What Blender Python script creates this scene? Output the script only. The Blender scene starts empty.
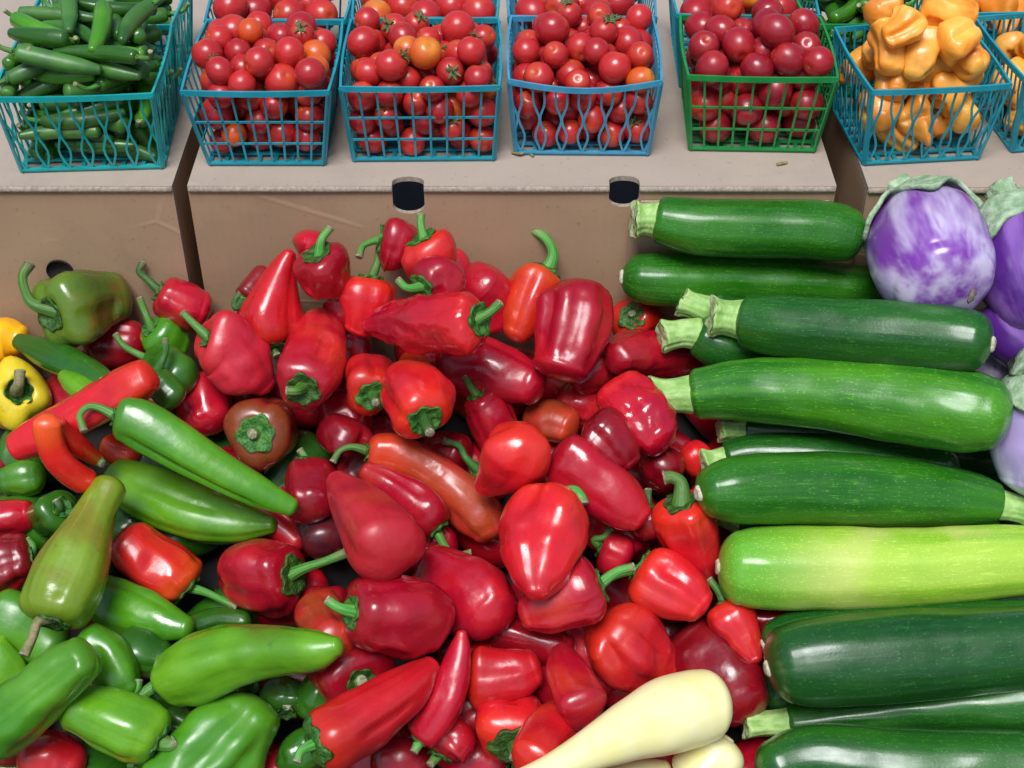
import bpy, math, random
import numpy as np
from mathutils import Vector

random.seed(7)
RNG = np.random.default_rng(7)
SC = bpy.context.scene
COL = SC.collection

# ------------------------------------------------------------------ camera
H = 1.00                      # camera height above the table the boxes stand on
PITCH = math.radians(39.8)
FPX = 1450.0
cam_d = bpy.data.cameras.new('camera')
cam_d.sensor_fit = 'HORIZONTAL'
cam_d.angle = 2 * math.atan(512 / FPX)
cam_d.clip_start = 0.02
cam_d.clip_end = 200
cam = bpy.data.objects.new('camera', cam_d)
COL.objects.link(cam)
cam.location = (0, 0, H)
cam.rotation_euler = (math.pi / 2 - PITCH, 0, 0)
SC.camera = cam

# ------------------------------------------------------------------ light
SUN_EL, SUN_AZ = math.radians(66), math.radians(195)      # high, from behind the camera
w = bpy.data.worlds.new('World')
SC.world = w
w.use_nodes = True
nt = w.node_tree
sky = nt.nodes.new('ShaderNodeTexSky')
sky.sky_type = 'NISHITA'
sky.sun_disc = False
sky.sun_elevation = SUN_EL
sky.sun_rotation = SUN_AZ
sky.air_density = 1.0
sky.dust_density = 2.0
bg = nt.nodes['Background']
bg.inputs['Strength'].default_value = 0.05
nt.links.new(sky.outputs[0], bg.inputs['Color'])
sun_d = bpy.data.lights.new('sun', 'SUN')
sun_d.energy = 1.5
sun_d.angle = math.radians(26)
sun_d.color = (0.97, 0.98, 1.0)
sun = bpy.data.objects.new('sun', sun_d)
COL.objects.link(sun)
sd = Vector((math.sin(SUN_AZ) * math.cos(SUN_EL), math.cos(SUN_AZ) * math.cos(SUN_EL), math.sin(SUN_EL)))
sun.rotation_euler = sd.to_track_quat('Z', 'Y').to_euler()
SC.view_settings.view_transform = 'Standard'
SC.view_settings.look = 'None'
SC.view_settings.exposure = 1.25
SC.view_settings.gamma = 1.0

# ------------------------------------------------------------------ pixel -> place
CT, ST = math.cos(PITCH), math.sin(PITCH)
def ray(px, py):
    a, b = (px - 512) / FPX, (py - 384) / FPX
    return np.array([a, CT - b * ST, -ST - b * CT])      # depth along the axis = 1
ZB, SL, YB = H - 0.640, 0.45, 0.912                        # surface of the heap: height at the boxes, slope
def t_heap(px, py, drop=0.0):
    r = ray(px, py)
    # H + r.z t = ZB - drop - SL (YB - r.y t)
    return (H - ZB + drop + SL * YB) / (SL * r[1] - r[2])
CAM = np.array([0, 0, H])
def at_z(px, py, z):
    r = ray(px, py)
    return CAM + r * ((z - H) / r[2])
def at_y(px, py, y):
    r = ray(px, py)
    return CAM + r * (y / r[1])

# ------------------------------------------------------------------ materials
MATS = {}
def new_mat(name):
    m = bpy.data.materials.new(name)
    m.use_nodes = True
    n = m.node_tree.nodes
    return m, n, m.node_tree.links, n['Principled BSDF']
def rgba(c): return (c[0], c[1], c[2], 1)
def mixrgb(n, l, fac, a, b):
    x = n.new('ShaderNodeMix'); x.data_type = 'RGBA'
    if isinstance(fac, (int, float)): x.inputs[0].default_value = fac
    else: l.new(fac, x.inputs[0])
    for s, v in ((6, a), (7, b)):
        if isinstance(v, tuple): x.inputs[s].default_value = rgba(v)
        else: l.new(v, x.inputs[s])
    return x.outputs[2]
def ramp(n, l, src, lo, hi, a=0.0, b=1.0):
    x = n.new('ShaderNodeMapRange'); x.interpolation_type = 'SMOOTHSTEP'
    l.new(src, x.inputs[0])
    for i, v in ((1, lo), (2, hi), (3, a), (4, b)): x.inputs[i].default_value = v
    return x.outputs[0]
def noise(n, l, vec, scale, detail=3, rough=0.5, seed=None):
    x = n.new('ShaderNodeTexNoise')
    x.inputs['Scale'].default_value = scale
    x.inputs['Detail'].default_value = detail
    x.inputs['Roughness'].default_value = rough
    if vec is not None: l.new(vec, x.inputs['Vector'])
    return x.outputs[0]
def coords(n, l, kind='Object', scale=(1, 1, 1)):
    tc = n.new('ShaderNodeTexCoord')
    mp = n.new('ShaderNodeMapping'); mp.inputs['Scale'].default_value = scale
    oi = n.new('ShaderNodeObjectInfo')
    mu = n.new('ShaderNodeMath'); mu.operation = 'MULTIPLY'; mu.inputs[1].default_value = 37.0
    l.new(oi.outputs['Random'], mu.inputs[0])
    cb = n.new('ShaderNodeCombineXYZ')
    l.new(mu.outputs[0], cb.inputs[0]); l.new(mu.outputs[0], cb.inputs[2])
    l.new(tc.outputs[kind], mp.inputs['Vector']); l.new(cb.outputs[0], mp.inputs['Location'])
    return mp.outputs[0]
def bump(n, l, h, strength, dist, normal=None):
    b = n.new('ShaderNodeBump'); b.inputs['Strength'].default_value = strength; b.inputs['Distance'].default_value = dist
    l.new(h, b.inputs['Height'])
    if normal is not None: l.new(normal, b.inputs['Normal'])
    return b.outputs[0]

# skin colours: main, second (cloudy patches), third (at the stem end), amount, gloss roughness, wrinkle
SKIN = {
 'red':     ((.57,.010,.015), (.42,.006,.016), (.58,.022,.008), .3, .28, .10),
 'crimson': ((.40,.004,.020), (.50,.008,.018), (.33,.004,.014), .5, .27, .15),
 'gloss':   ((.46,.005,.018), (.34,.004,.020), (.56,.012,.012), .5, .13, .55),
 'maroon':  ((.19,.002,.008), (.29,.004,.010), (.15,.003,.006), .5, .28, .20),
 'pink':    ((.56,.016,.034), (.46,.008,.026), (.50,.012,.02), .3, .40, .10),
 'orange':  ((.62,.020,.010), (.56,.012,.010), (.72,.090,.012), .6, .26, .08),
 'flame':   ((.68,.042,.010), (.58,.015,.010), (.70,.070,.010), .4, .30, .06),
 'brown':   ((.24,.035,.012), (.34,.018,.014), (.20,.050,.012), .6, .27, .10),
 'rust':    ((.40,.050,.014), (.50,.024,.016), (.62,.050,.015), .5, .28, .12),
 'plum':    ((.055,.012,.018), (.13,.010,.014), (.07,.012,.012), .5, .24, .05),
 'green':   ((.055,.225,.006), (.100,.31,.010), (.045,.18,.008), .4, .28, .10),
 'lime':    ((.120,.34,.010), (.080,.27,.008), (.16,.38,.015), .4, .32, .08),
 'bottle':  ((.018,.095,.006), (.038,.15,.008), (.03,.12,.008), .4, .26, .08),
 'grass':   ((.055,.23,.008), (.105,.32,.012), (.07,.24,.010), .4, .34, .10),
 'olive':   ((.150,.25,.012), (.17,.135,.010), (.13,.22,.012), .4, .27, .08),
 'turning': ((.060,.105,.010), (.13,.07,.010), (.09,.17,.012), .6, .25, .08),
 'blotch':  ((.120,.33,.009), (.085,.26,.008), (.14,.34,.012), .4, .30, .10),
 'yellow':  ((.86,.60,.008), (.84,.50,.008), (.86,.66,.03), .4, .26, .05),
 'amber':   ((.84,.42,.008), (.80,.32,.008), (.86,.50,.01), .4, .28, .05),
 'chili':   ((.026,.110,.016), (.060,.18,.022), (.05,.17,.018), .5, .40, .06),
 'apricot': ((.86,.26,.016), (.90,.44,.065), (.88,.36,.04), .5, .36, .12),
}
def skin(key):
    if key in MATS: return MATS[key]
    A, B, C_, amt, rough, wr = SKIN[key]
    m, n, l, p = new_mat('skin_' + key)
    v = coords(n, l)
    big = noise(n, l, v, 26, 3, .55)
    c = mixrgb(n, l, ramp(n, l, big, .40, .62, 0, min(1, amt * 1.9)), A, B)
    c = mixrgb(n, l, ramp(n, l, noise(n, l, v, 13, 4, .6), .50, .72, 0, .42), c, tuple(x * .55 for x in A))
    if key in ('red', 'crimson', 'pink', 'maroon'):
        c = mixrgb(n, l, ramp(n, l, noise(n, l, v, 16, 3), .54, .72, 0, .40), c, (.60, .060, .010) if key != 'maroon' else (.34, .012, .010))
    tc = n.new('ShaderNodeTexCoord'); sx = n.new('ShaderNodeSeparateXYZ'); l.new(tc.outputs['UV'], sx.inputs[0])
    wob = n.new('ShaderNodeMath'); wob.operation = 'MULTIPLY_ADD'; wob.inputs[1].default_value = .35
    l.new(noise(n, l, v, 40, 2), wob.inputs[0]); l.new(sx.outputs[1], wob.inputs[2])
    c = mixrgb(n, l, ramp(n, l, wob.outputs[0], .22, .52, .85, 0), c, C_)
    if key == 'blotch':
        c = mixrgb(n, l, ramp(n, l, noise(n, l, v, 15, 4), .52, .70, 0, .8), c, (.09, .12, .010))
    # faint lengthwise streaks and pale freckles
    uvs = coords(n, l, 'UV', (26, 2.2, 1))
    st = noise(n, l, uvs, 1.0, 3, .6)
    hs = n.new('ShaderNodeHueSaturation')
    hs.inputs['Value'].default_value = 1
    l.new(ramp(n, l, st, .25, .75, .95, 1.06), hs.inputs['Value'])
    l.new(c, hs.inputs['Color'])
    oi = n.new('ShaderNodeObjectInfo')
    hs2 = n.new('ShaderNodeHueSaturation')
    l.new(ramp(n, l, oi.outputs['Random'], 0, 1, .84, 1.16), hs2.inputs['Value'])
    l.new(hs.outputs[0], hs2.inputs['Color'])
    fr = n.new('ShaderNodeTexVoronoi'); fr.inputs['Scale'].default_value = 420; l.new(v, fr.inputs['Vector'])
    fm = n.new('ShaderNodeMath'); fm.operation = 'MULTIPLY'
    l.new(ramp(n, l, fr.outputs['Distance'], .10, .22, .30, 0), fm.inputs[0])
    l.new(ramp(n, l, noise(n, l, v, 70, 2), .55, .7), fm.inputs[1])
    pale = tuple(min(.9, x * 1.5 + .10) for x in A)
    c = mixrgb(n, l, fm.outputs[0], hs2.outputs[0], pale)
    bl = noise(n, l, v, 48, 5, .7)
    c = mixrgb(n, l, ramp(n, l, bl, .66, .73, 0, .45), c, tuple(x * .35 for x in A))
    sc_ = noise(n, l, coords(n, l, 'UV', (16, 4, 1)), 1.7, 5, .75)
    c = mixrgb(n, l, ramp(n, l, sc_, .70, .74, 0, .35), c, (.42, .30, .16))
    l.new(c, p.inputs['Base Color'])
    rn = noise(n, l, v, 34, 5, .65)
    l.new(ramp(n, l, rn, .32, .70, rough * .60, rough * 1.75), p.inputs['Roughness'])
    p.inputs['Specular IOR Level'].default_value = .5
    p.inputs['Coat Weight'].default_value = .35
    p.inputs['Coat Roughness'].default_value = rough * .75
    w1 = noise(n, l, v, 75, 2, .45)
    nb = bump(n, l, w1, .09 + wr * .8, .004)
    nb = bump(n, l, noise(n, l, v, 190, 3), .13, .0018, nb)
    nb = bump(n, l, noise(n, l, v, 900, 2), .06, .0006, nb)
    l.new(nb, p.inputs['Normal'])
    MATS[key] = m
    return m

def veg_mat(key, a, b, rough=.5, scale=60, bs=.4, bd=.002, spec=.4, stretch=None, obj=True):
    """two-tone, slightly bumpy procedural surface (stems, calyces, cardboard, soil...)"""
    if key in MATS: return MATS[key]
    m, n, l, p = new_mat(key)
    v = coords(n, l) if stretch is None else coords(n, l, 'UV', stretch)
    s = scale if stretch is None else 1.0
    f = noise(n, l, v, s, 4, .6)
    c = mixrgb(n, l, ramp(n, l, f, .32, .68), a, b)
    if key.startswith('stem'):
        tc = n.new('ShaderNodeTexCoord'); sx = n.new('ShaderNodeSeparateXYZ'); l.new(tc.outputs['UV'], sx.inputs[0])
        ad = n.new('ShaderNodeMath'); ad.operation = 'MULTIPLY_ADD'; ad.inputs[1].default_value = .5
        l.new(noise(n, l, coords(n, l), 300, 3), ad.inputs[0]); l.new(sx.outputs[1], ad.inputs[2])
        c = mixrgb(n, l, ramp(n, l, ad.outputs[0], 1.02, 1.25, 0, .75), c, (.20, .17, .08))
    if key.startswith('stem') or key.startswith('calyx'):
        oi = n.new('ShaderNodeObjectInfo'); hs = n.new('ShaderNodeHueSaturation')
        l.new(ramp(n, l, oi.outputs['Random'], 0, 1, .62, 1.15), hs.inputs['Value'])
        l.new(ramp(n, l, oi.outputs['Random'], 0, 1, .485, .515), hs.inputs['Hue'])
        l.new(c, hs.inputs['Color']); c = hs.outputs[0]
    l.new(c, p.inputs['Base Color'])
    p.inputs['Roughness'].default_value = rough
    p.inputs['Specular IOR Level'].default_value = spec
    l.new(bump(n, l, f, bs, bd), p.inputs['Normal'])
    MATS[key] = m
    return m
def M_stem(): return veg_mat('stem_green', (.05,.20,.02), (.13,.34,.06), .42, stretch=(9, 1.6, 1), bs=.6, bd=.0015)
def M_stemd(): return veg_mat('stem_dark', (.022,.10,.016), (.07,.20,.035), .45, stretch=(9, 1.6, 1), bs=.6, bd=.0015)
def M_calyx(): return veg_mat('calyx_green', (.016,.085,.010), (.075,.20,.028), .42, 230, .9, .003)
def M_cut(): return veg_mat('cut_stem', (.36,.38,.24), (.16,.14,.07), .8, 500, .5, .001)
def M_dry(): return veg_mat('dry_stem', (.30,.24,.12), (.14,.16,.05), .8, 300, .5, .001)
def M_zstem(): return veg_mat('zucchini_stem', (.22,.42,.09), (.40,.58,.20), .55, stretch=(5, 3, 1), bs=.6, bd=.002)
def M_zcut(): return veg_mat('zucchini_cut', (.50,.56,.30), (.28,.34,.14), .7, 260, .7, .002)
def M_blossom(): return veg_mat('blossom_scar', (.62,.58,.44), (.40,.36,.20), .8, 500, .5, .001)

# zucchini skins: base, light, streak amount, freckle
ZUC = {
 'mid':   ((.010,.095,.005), (.042,.21,.007), .7),
 'dark':  ((.007,.066,.008), (.024,.140,.009), .7),
 'deep':  ((.005,.050,.009), (.014,.100,.010), .6),
 'fresh': ((.016,.125,.010), (.080,.29,.010), .8),
 'pale':  ((.22,.46,.022), (.46,.64,.085), .8),
}
def zskin(key):
    k = 'zucchini_skin_' + key
    if k in MATS: return MATS[k]
    A, B, amt = ZUC[key]
    m, n, l, p = new_mat(k)
    v = coords(n, l)
    uv = coords(n, l, 'UV', (10, 1.0, 1))
    st = noise(n, l, uv, 1.6, 4, .6)
    big = noise(n, l, coords(n, l, 'UV', (2.2, 1.3, 1)), 1.3, 3)
    c = mixrgb(n, l, ramp(n, l, st, .30, .78, 0, amt * .6), A, B)
    c = mixrgb(n, l, ramp(n, l, big, .40, .66, 0, amt * .8), c, B)
    uv2 = coords(n, l, 'UV', (60, 14, 1))
    fl = noise(n, l, uv2, 1.0, 3, .6)
    c = mixrgb(n, l, ramp(n, l, fl, .56, .76, 0, .45), c, tuple(x * 1.7 + .015 for x in B))
    if key == 'pale':
        c = mixrgb(n, l, ramp(n, l, noise(n, l, v, 16, 3), .5, .68, 0, .45), c, (.66, .62, .22))
        tcp = n.new('ShaderNodeTexCoord'); sxp = n.new('ShaderNodeSeparateXYZ'); l.new(tcp.outputs['UV'], sxp.inputs[0])
        c = mixrgb(n, l, ramp(n, l, sxp.outputs[1], .62, .99, 0, .9), c, (.10, .36, .025))
    fr = n.new('ShaderNodeTexVoronoi'); fr.inputs['Scale'].default_value = 520; l.new(v, fr.inputs['Vector'])
    c = mixrgb(n, l, ramp(n, l, fr.outputs['Distance'], .08, .26, .34, 0), c, tuple(x * 1.7 + .04 for x in B))
    dots = n.new('ShaderNodeTexVoronoi'); dots.inputs['Scale'].default_value = 1.0; l.new(coords(n, l, 'UV', (34, 40, 1)), dots.inputs['Vector'])
    c = mixrgb(n, l, ramp(n, l, dots.outputs['Distance'], .10, .24, .14 if key == 'pale' else .34, 0), c, tuple(x * 1.9 + .05 for x in B))
    # pale scuffs
    sc = noise(n, l, coords(n, l, 'UV', (7, 5, 1)), 2.0, 6, .75)
    c = mixrgb(n, l, ramp(n, l, sc, .695, .735, 0, .55), c, (.36, .46, .26))
    l.new(c, p.inputs['Base Color'])
    l.new(ramp(n, l, noise(n, l, v, 60, 3), .3, .7, .24, .46), p.inputs['Roughness'])
    p.inputs['Specular IOR Level'].default_value = .36
    p.inputs['Coat Weight'].default_value = .35
    p.inputs['Coat Roughness'].default_value = .17
    nb = bump(n, l, noise(n, l, coords(n, l, 'UV', (7, 1.6, 1)), 1.4, 2), .16, .003)
    nb = bump(n, l, noise(n, l, v, 500, 2), .10, .0008, nb)
    l.new(nb, p.inputs['Normal'])
    MATS[k] = m
    return m
def egg_skin(key):
    k = 'eggplant_skin_' + key
    if k in MATS: return MATS[k]
    A, B = {'violet': ((.19,.038,.34), (.60,.52,.70)), 'deep': ((.085,.018,.20), (.26,.12,.42)), 'lilac': ((.42,.32,.60), (.72,.68,.82))}[key]
    m, n, l, p = new_mat(k)
    at = n.new('ShaderNodeAttribute'); at.attribute_name = 'axial'
    def ax(s): 
        m_ = n.new('ShaderNodeMapping'); m_.inputs['Scale'].default_value = s; l.new(at.outputs['Vector'], m_.inputs['Vector']); return m_.outputs[0]
    f = noise(n, l, ax((1.5, 1.5, 1.0)), 1.25, 3, .5)
    sxa = n.new('ShaderNodeSeparateXYZ'); l.new(at.outputs['Vector'], sxa.inputs[0])
    ad = n.new('ShaderNodeMath'); ad.operation = 'MULTIPLY_ADD'; ad.inputs[1].default_value = .26; l.new(sxa.outputs[2], ad.inputs[0]); l.new(f, ad.inputs[2])
    c = mixrgb(n, l, ramp(n, l, ad.outputs[0], .60, .90), A, B)
    g = noise(n, l, ax((4.5, 4.5, .7)), 1.2, 3, .5)
    c = mixrgb(n, l, ramp(n, l, g, .48, .78, 0, .45), c, B)
    h = noise(n, l, ax((5, 5, .8)), 1.4, 3, .5)
    c = mixrgb(n, l, ramp(n, l, h, .52, .80, 0, .6), c, A)
    l.new(c, p.inputs['Base Color'])
    p.inputs['Roughness'].default_value = .28
    p.inputs['Coat Weight'].default_value = .3
    p.inputs['Coat Roughness'].default_value = .15
    l.new(bump(n, l, noise(n, l, coords(n, l), 60, 3), .12, .003), p.inputs['Normal'])
    MATS[k] = m
    return m

# ------------------------------------------------------------------ object helpers
def mesh_obj(name, V, F, mat, parent=None, uv=None, smooth=True, mats=None, midx=None):
    me = bpy.data.meshes.new(name)
    me.from_pydata([tuple(map(float, v)) for v in V], [], F)
    if uv is not None:
        ul = me.uv_layers.new(name='UVMap')
        flat = np.empty((len(me.loops), 2))
        if isinstance(uv, np.ndarray):
            li = np.empty(len(me.loops), dtype=np.int32); me.loops.foreach_get('vertex_index', li)
            flat[:] = uv[li]
        ul.data.foreach_set('uv', flat.ravel())
    me.materials.append(mat)
    for x in (mats or []): me.materials.append(x)
    if midx is not None: me.polygons.foreach_set('material_index', midx)
    if smooth: me.polygons.foreach_set('use_smooth', [True] * len(me.polygons))
    me.update()
    o = bpy.data.objects.new(name, me)
    COL.objects.link(o)
    if parent is not None: o.parent = parent
    return o
def empty(name, loc, label, cat, group=None):
    o = bpy.data.objects.new(name, None)
    o.empty_display_size = .01
    o.location = tuple(loc)
    COL.objects.link(o)
    o['label'] = label; o['category'] = cat
    if group: o['group'] = group
    return o
def tag(o, label, cat, group=None):
    o['label'] = label; o['category'] = cat
    if group: o['group'] = group
    return o
def grid_faces(nr, ns, closed0=True, closed1=True):
    F = []
    for i in range(nr - 1):
        for j in range(ns):
            k = (j + 1) % ns
            F.append((i * ns + j, i * ns + k, (i + 1) * ns + k, (i + 1) * ns + j))
    if closed0: F.append(tuple(range(ns))[::-1])
    if closed1: F.append(tuple((nr - 1) * ns + j for j in range(ns)))
    return F

def unit(v):
    v = np.asarray(v, float); return v / (np.linalg.norm(v) + 1e-12)
def catmull(P, per=10):
    P = np.asarray(P, float)
    if len(P) == 2:
        t = np.linspace(0, 1, per * 2)[:, None]; return P[0] * (1 - t) + P[1] * t
    Q = np.vstack([2 * P[0] - P[1], P, 2 * P[-1] - P[-2]])
    out = []
    for i in range(1, len(Q) - 2):
        t = np.linspace(0, 1, per, endpoint=(i == len(Q) - 3))[:, None]
        a, b, c, d = Q[i - 1], Q[i], Q[i + 1], Q[i + 2]
        out.append(.5 * (2 * b + (c - a) * t + (2 * a - 5 * b + 4 * c - d) * t ** 2 + (3 * b - a - 3 * c + d) * t ** 3))
    return np.vstack(out)
class Path:
    """arc-length parametrised smooth line through 3-D points with radii"""
    def __init__(self, P, R):
        D = catmull(np.hstack([np.asarray(P, float), np.asarray(R, float)[:, None]]))
        self.P = D[:, :3]; self.R = np.maximum(D[:, 3], 1e-4)
        seg = np.linalg.norm(np.diff(self.P, axis=0), axis=1)
        self.S = np.concatenate([[0], np.cumsum(seg)]); self.L = self.S[-1]
    def p(self, s): return np.array([np.interp(s, self.S, self.P[:, k]) for k in range(3)]).T
    def r(self, s): return np.interp(s, self.S, self.R)
    def tan(self, s):
        e = self.L * .04
        return unit(self.p(np.clip(s + e, 0, self.L)) - self.p(np.clip(s - e, 0, self.L)))

class Wob:
    """smooth random field made of a few sine waves"""
    def __init__(self, rng, freq, n=7):
        self.k = rng.normal(size=(n, 3)); self.k /= np.linalg.norm(self.k, axis=1)[:, None]
        self.k *= freq * rng.uniform(.6, 1.5, size=(n, 1)); self.ph = rng.uniform(0, 6.28, n)
    def __call__(self, X): return np.sin(X @ self.k.T + self.ph).mean(axis=1) * 1.6

def shoulder(x, c, dim):
    """distance behind the end plane at relative radius x"""
    x = np.asarray(x, float)
    a = np.clip((x - .42) / .58, 0, 1)
    cap = c * (1 - np.sqrt(np.maximum(0, 1 - a ** 2)))
    d = dim * np.clip(1 - (x / .42) ** 2, 0, 1) ** 1.3
    return cap + d

def frames(path, ss, n0):
    T = [path.tan(s) for s in ss]
    n = n0 - np.dot(n0, T[0]) * T[0]
    if np.linalg.norm(n) < .15:
        n = np.array([0, .3, 1.0]); n = n - np.dot(n, T[0]) * T[0]
    n = unit(n); out = []
    for t in T:
        n = unit(n - np.dot(n, t) * t)
        out.append((t, n, np.cross(t, n)))
    return out

def body_mesh(path, rng, lobes=3, lobe_a=.085, dents=.085, stem_end=True, dimple=.16, c0=.55, c1=.8, flat=.94,
              groove=None, wrinkle=0.0, ns=40, nm=30, ridge=0.0, nridge=10):
    L = path.L
    r0 = path.r(min(L * .5, path.r(0) * c0)); r1 = path.r(L)
    c = min(c0 * r0, .45 * L); e = min(c1 * r1, .45 * L)
    rings = []                                   # (s along the axis, radius)
    if stem_end:
        for x in (.02, .14, .26, .36, .44, .54, .66, .77, .86, .93, .975):
            rings.append((float(shoulder(x, c, dimple * r0)), x * path.r(c)))
    else:
        for q in (.02, .12, .25, .4, .55, .7, .83, .93):
            a = q * math.pi / 2
            rings.append((c * (1 - math.cos(a)), path.r(c) * math.sin(a)))
    for s in np.linspace(c, L - e, nm): rings.append((s, path.r(s)))
    for q in (.09, .2, .33, .47, .62, .76, .88, .98):
        a = q * math.pi / 2
        rings.append((L - e + e * math.sin(a), path.r(L - e) * math.cos(a)))
    ss = [k[0] for k in rings]
    mid = path.p(L * .5)
    view = unit(CAM - mid)
    FR = frames(path, ss, view)
    ph = np.linspace(0, 2 * math.pi, ns, endpoint=False)
    ph0 = rng.uniform(0, 6.28)
    wob = Wob(rng, 95); wob2 = Wob(rng, 240)
    V, UV = [], []
    rmax = path.R.max()
    gw = rng.uniform(0, 6.28, 3)
    wa, wf, wp = (dents * .55 if dents > .05 else 0), rng.uniform(5, 9), rng.uniform(0, 6.28)
    for (s, r), (t, n, b) in zip(rings, FR):
        f = s / L
        la = lobe_a * (1 - .75 * f) * min(1, r / (rmax * .5))
        rr = r * (1 + la * np.cos(lobes * ph + ph0 + .4 * f) + .3 * la * np.cos((lobes + 2) * ph + ph0 * 2))
        rr = rr * (1 + wa * math.sin(wf * f + wp))
        if ridge: rr = rr * (1 + ridge * np.cos(nridge * ph + ph0))
        if groove:
            for g in groove:
                a0, dep, wd, f0, f1 = g
                d = (ph - math.radians(a0 + (g[5] * (f - .5) if False else 0)) + math.pi) % (2 * math.pi) - math.pi
                env = np.clip((f - f0) / .12, 0, 1) * np.clip((f1 - f) / .12, 0, 1)
                rr = rr * (1 - dep * env * np.exp(-(d / math.radians(wd)) ** 2))
        if wrinkle:
            q = np.sin(3 * ph + gw[0] + 5 * f) + np.sin(5 * ph + gw[1] - 7 * f + 1.5 * np.sin(9 * f + gw[2])) + .7 * np.sin(9 * ph + 4 * np.sin(6 * f + gw[1]))
            rr = rr * (1 - wrinkle * np.abs(q) * .33 * min(1, r / (rmax * .6)))
        c_ = path.p(s)
        X = c_ + np.outer(np.cos(ph) * rr * flat, n) + np.outer(np.sin(ph) * rr, b)
        rad = X - c_
        amp = dents * wob(X) + .5 * dents * wob2(X)
        X = c_ + rad * (1 + amp)[:, None]
        V.append(X)
        UV.append(np.stack([np.minimum(ph / (2 * math.pi), 1), np.full(ns, f)], axis=1))
    V = np.vstack(V); UV = np.vstack(UV)
    # seamless-enough u: fold the angle so both sides of the seam agree
    UV[:, 0] = np.abs(UV[:, 0] * 2 - 1)
    rel = np.repeat([r / rmax for _, r in rings], ns)
    axial = np.stack([np.tile(np.cos(ph), len(rings)) * rel, np.tile(np.sin(ph), len(rings)) * rel, UV[:, 1] * 1.2], axis=1)
    info = dict(axial=axial, c=c, r0=path.r(c), dim=dimple * r0, T=FR[0][0], N=FR[0][1], B=FR[0][2], P=path.p(0.0))
    return V, grid_faces(len(rings), ns), UV, info

def tube_mesh(P, R, ns=12, lob=0.0, nl=5, per=8, cap=True):
    pa = Path(P, R)
    ss = np.linspace(0, pa.L, max(6, per * (len(P) - 1)))
    FR = frames(pa, ss, unit(CAM - pa.p(pa.L * .5)))
    ph = np.linspace(0, 2 * math.pi, ns, endpoint=False)
    V, UV = [], []
    for s, (t, n, b) in zip(ss, FR):
        rr = pa.r(s) * (1 + lob * np.cos(nl * ph))
        V.append(pa.p(s) + np.outer(np.cos(ph) * rr, n) + np.outer(np.sin(ph) * rr, b))
        UV.append(np.stack([np.abs(ph / math.pi - 1), np.full(ns, s / pa.L)], axis=1))
    return np.vstack(V), grid_faces(len(ss), ns, cap, cap), np.vstack(UV), FR[-1], pa

def calyx_mesh(info, rc, rng, raise_=.0011, lobes=6, depth=.19):
    nr, ns = 9, 48
    ph = np.linspace(0, 2 * math.pi, ns, endpoint=False)
    ph0 = rng.uniform(0, 6.28)
    star = 1 + depth * (np.abs(np.cos(lobes * ph / 2 + ph0)) ** 1.5 - .5) + .06 * np.cos(3 * ph + ph0)
    V = []
    for layer in (0, 1):
        for i in range(nr):
            q = (i + .05) / (nr - 1 + .05)
            rho = rc * q * (1 - q + q * star)
            x = np.clip(rho / info['r0'], 0, .99)
            a = shoulder(x, info['c'], info['dim'] * .75) - raise_ * (1 if layer == 0 else -.4)
            a = a - (.0012 + .02 * rc) * max(0, 1 - q * 2.2) - (0.0006 * np.cos(lobes * ph + ph0) * q) - .0009 * (q > .95) * (layer == 0)
            V.append(info['P'] + np.outer(a, info['T']) + np.outer(rho * np.cos(ph), info['N']) + np.outer(rho * np.sin(ph), info['B']))
    F = []
    for i in range(nr - 1):
        for j in range(ns):
            k = (j + 1) % ns
            F.append((i * ns + j, i * ns + k, (i + 1) * ns + k, (i + 1) * ns + j))
            o = nr * ns
            F.append((o + i * ns + j, o + (i + 1) * ns + j, o + (i + 1) * ns + k, o + i * ns + k))
    for j in range(ns):
        k = (j + 1) % ns
        a = (nr - 1) * ns
        F.append((a + j, a + k, nr * ns + a + k, nr * ns + a + j))
    F.append(tuple(range(ns))[::-1])
    return np.vstack(V), F

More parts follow.
